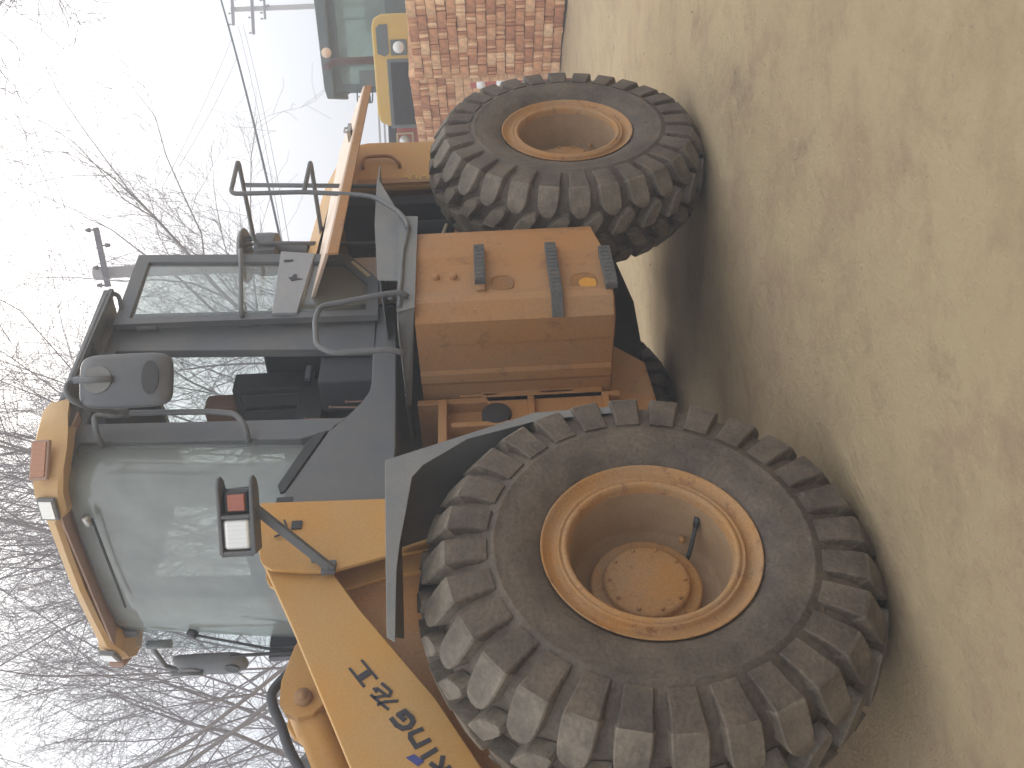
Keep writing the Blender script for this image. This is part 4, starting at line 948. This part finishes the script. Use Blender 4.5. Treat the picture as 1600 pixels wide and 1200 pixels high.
for z in (2.80, 2.90, 3.0): mb.b2(-1.1, 1.6, 1.7, 1.74, z, z+.035)
for x in (-1.1, -.2, .7, 1.56): mb.b2(x, x+.04, 1.74, 1.78, 1.2, 3.04)
mb.build('stake_rail', white, K)
mb = MB(); mb.b2(-1.0, 1.0, 1.6, 5.0, 1.0, 1.2); mb.build('load_bed', red, K)
for (x, y) in ((-.95, .6), (.75, .6), (-.95, 4), (.75, 4)):
    q = MB(); vs = []; n_ = 28; pr_ = [(0, .1), (0, .4), (.03, .46), (.17, .46), (.2, .4), (.2, .1)]
    for k in range(n_):
        a = 2*math.pi*k/n_
        for (w_, r_) in pr_: vs.append((x+w_, y+r_*math.cos(a), .47+r_*math.sin(a)))
    q.add(vs, [(k*6+i, k*6+(i+1) % 6, ((k+1) % n_)*6+(i+1) % 6, ((k+1) % n_)*6+i) for k in range(n_) for i in range(6)], True); q.build('wheel', 'rubber', K)

# ================================================================== POLES AND WIRES
def pole(p, h, r, arms, label, rot, extra=None):
    t = thing('utility_pole', label, 'utility pole', p); t.rotation_euler = (0, 0, rot)
    mb = MB(); mb.tube([(0, 0, -.3), (0, 0, h)], [r*1.25, r*.85], 16); mb.build('pole_shaft', 'pole', t)
    for (z, x0, x1, tilt, th) in arms:
        mb = MB(); d = Vector((x1-x0, 0, tilt)); c = Vector(((x0+x1)/2, -r-.03, z+tilt/2))
        mb.box(c, (d.length, .07, th), Matrix.Rotation(-math.atan2(tilt, x1-x0), 3, 'Y')); ca = mb.build('cross_arm', 'ins', t)
        for f in (.03, .33, .7, .97):
            q = MB()
            xx = x0+(x1-x0)*f; zz = z+tilt*f; sgn = 1 if int(f*100) != 70 else -1
            q.tube([(xx, -r-.03, zz+.03*sgn), (xx, -r-.03, zz+.10*sgn), (xx, -r-.03, zz+.11*sgn), (xx, -r-.03, zz+.19*sgn)], [.015, .015, .045, .03], 8)
            q.build('insulator', 'ins', ca)
    return t
pole(LD(2.42, 18), 8.3, .125, [(8.0, -.28, .80, .17, .09)], 'pale concrete utility pole with one tilted cross arm, right behind the open cab door', -YAW)
pole(LD(15.9, 40), 10.95, .11, [(10.85, -.7, .8, .0, .12), (10.05, -1.1, 1.0, .0, .12), (9.55, -.5, .3, 0, .08)], 'distant pale utility pole with three cross arms above the second loader', -YAW)
def wire(a, b, sag, r, label, grp=None, m='wire'):
    mb = MB(); pts = []
    for k in range(25):
        t_ = k/24; p = a.lerp(b, t_); p.z -= sag*4*t_*(1-t_); pts.append(p)
    mb.tube(pts, r, 6); o = mb.build('overhead_wire', m); tag(o, label, 'wire', grp); return o
def at(px, py, D):       # a point D metres ahead, given by where a surveyor would sight it
    U = (1200-py-600)/FPX; V = (px-800)/FPX
    d = fw+r2*U-u2*V; return CAM+d*(D/(d.dot(F2)))
wire(at(318, -90, 30), at(455, 455, 20), .12, .028, 'heavy dark overhead wire sloping down behind the handrail')
M['wire_far'] = mat('far_wire', (0.10, 0.11, 0.15), .6, None, .1, 3, 0, 0)
for k, (a, b) in enumerate([((-20, 45), (140, 430)), ((-30, 70), (130, 430)), ((-30, 125), (110, 440)), ((-40, 155), (100, 440))]):
    wire(at(a[0], a[1], 24), at(b[0], b[1], 18.5), .1, .006, ['topmost of the thin wires crossing the bright sky, highest in the picture', 'second highest thin wire crossing the bright sky', 'third highest thin wire crossing the bright sky', 'lowest of the four thin wires crossing the bright sky'][3-k], 'thin high wires of the near pole line', 'wire_far')
for k, (a, b) in enumerate([((362, 60), (255, 290)), ((370, 90), (280, 260)), ((372, 40), (445, 400)), ((380, 40), (455, 400))]):
    wire(at(a[0], a[1], 40), at(b[0], b[1], 30), .1, .010, ['faint far wire climbing to the left from the far pole, upper one', 'faint far wire climbing to the left from the far pole, lower one', 'faint far wire just right of the heavy cable', 'faintest far wire, farthest right of the heavy cable'][k], 'faint wires of the far pole', 'wire_far')

# ================================================================== BARE TREES
def tree(name, label, base, h, lean, seed, n_limb=6, spread=.75, trunk_r=.2, fork=.3, levels=4, droop=0.0, dens=1.0, limb_dirs=None, tipr=.0035):
    rnd = random.Random(seed)
    t = thing(name, label, 'tree', base)
    tk_ = MB(); cr = MB()
    def path(p, d, L_, n, wob, upw):
        pts = [p]; d = d.normalized()
        for i in range(n):
            d = (d+Vector((rnd.gauss(0, wob), rnd.gauss(0, wob), rnd.gauss(0, wob)+upw))).normalized()
            p = p+d*(L_/n); pts.append(p)
        return pts
    def grow(pts, r0, r1, lvl, L_):
        n = len(pts)-1
        rr = [r0+(r1-r0)*i/n for i in range(n+1)]
        (tk_ if lvl <= 1 else cr).tube(pts, rr, 8 if lvl <= 1 else (4 if lvl == 2 else 3), caps=False)
        if lvl >= levels: return
        cnt = {1: 9, 2: 9, 3: 7, 4: 5}[lvl]*dens
        cnt = int(cnt+rnd.random())
        for k in range(cnt):
            f = (k+.6+rnd.uniform(-.3, .3))/cnt*.85+.15; f = min(.98, f)
            i = min(n-1, int(f*n)); q = pts[i].lerp(pts[i+1], f*n-i)
            ax = (pts[i+1]-pts[i]).normalized()
            o_ = ax.orthogonal().normalized(); o_.rotate(Matrix.Rotation(rnd.uniform(0, 6.283), 3, ax))
            an = rnd.uniform(.45, .95)
            d = ax*math.cos(an)+o_*math.sin(an); d.z += .15-droop
            L2 = L_*rnd.uniform(.38, .62)*(1.15-f*.5)
            ra = max(tipr, rr[i]*.48)
            grow(path(q, d, L2, 5 if lvl < 3 else 4, .16, .03-droop*.3), ra, max(tipr*.8, ra*.3), lvl+1, L2)
    tr = path(Vector((0, 0, -.1)), Vector((lean[0], lean[1], 1)), h*fork, 6, .05, 0)
    tk_.tube(tr, [trunk_r*(1.25 if i == 0 else 1-.05*i) for i in range(7)], 12, caps=False)
    for k in range(n_limb):
        if limb_dirs: d = Vector(limb_dirs[k % len(limb_dirs)])+Vector((rnd.gauss(0, .06), rnd.gauss(0, .06), rnd.gauss(0, .06)))
        else:
            a = 6.283*k/n_limb+rnd.uniform(-.4, .4); s_ = spread*rnd.uniform(.6, 1.2); d = Vector((math.cos(a)*s_, math.sin(a)*s_, 1))
        L_ = h*(1-fork)*rnd.uniform(.75, 1.05)
        st = tr[-1] if k % 2 == 0 else tr[-1].lerp(tr[-2], rnd.random())
        r0 = trunk_r*rnd.uniform(.26, .42)
        grow(path(st, d, L_, 9, .10, .04-droop*.4), r0, tipr*1.5, 1, L_)
    tk_.build('trunk', 'bark', t, merge=False); cr.build('crown', 'twig', t, merge=False)
    return t
tree('bare_tree', 'big bare winter tree with fanning twigs behind the windshield and right mirror', LD(-2.9, 14), 12.5, (0, 0), 3, 10, .9, .115, .22, dens=1.25, tipr=.0028)
tree('bare_tree', 'bare winter tree with crooked limbs behind the cab roof', LD(-.7, 17.5), 12.0, (0, 0), 8, 8, .48, .17, .25, dens=1.1, tipr=.0035)
tree('bare_tree', 'sparse young bare tree beside the pale pole, behind the open door', LD(1.9, 21), 8.8, (.05, 0), 21, 5, .48, .12, .28, dens=.68, tipr=.005)
tree('bare_tree', 'bare tree far left with a dense low crown behind the tilt cylinder', LD(-7.6, 18), 10.0, (0, 0), 5, 8, .85, .2, .2, tipr=.0035)
dr = lambda a, b, c: tuple(R2*a+F2*b+Vector((0, 0, c)))
tree('bare_tree', 'bare tree at the right edge whose drooping branches hang into the top of the sky', LD(8.1, 9.4), 9.6, (0, 0), 14, 7, .8, .15, .56, droop=.10,
     limb_dirs=[dr(-1, 0, .30), dr(-1, .25, .12), dr(-1, -.2, .45), dr(-.9, .5, .5), dr(-.8, 0, .8), dr(.5, 0, 1), dr(.3, .8, .8)], dens=.75, tipr=.004)

# ================================================================== HAZE: the thin winter mist that softens everything
hz = MB(); hz.b2(-30, 75, -30, 75, -1.2, 17)
hm = bpy.data.materials.new('haze_air'); hm.use_nodes = True; n = hm.node_tree.nodes; n.clear()
pv = n.new('ShaderNodeVolumePrincipled'); pv.inputs['Color'].default_value = (.93, .95, 1, 1); pv.inputs['Density'].default_value = HAZE; pv.inputs['Anisotropy'].default_value = 0.3
ho = n.new('ShaderNodeOutputMaterial'); hm.node_tree.links.new(pv.outputs[0], ho.inputs['Volume'])
tag(hz.build('haze', hm), 'thin pale winter mist hanging over the whole yard', 'haze', kind='stuff')
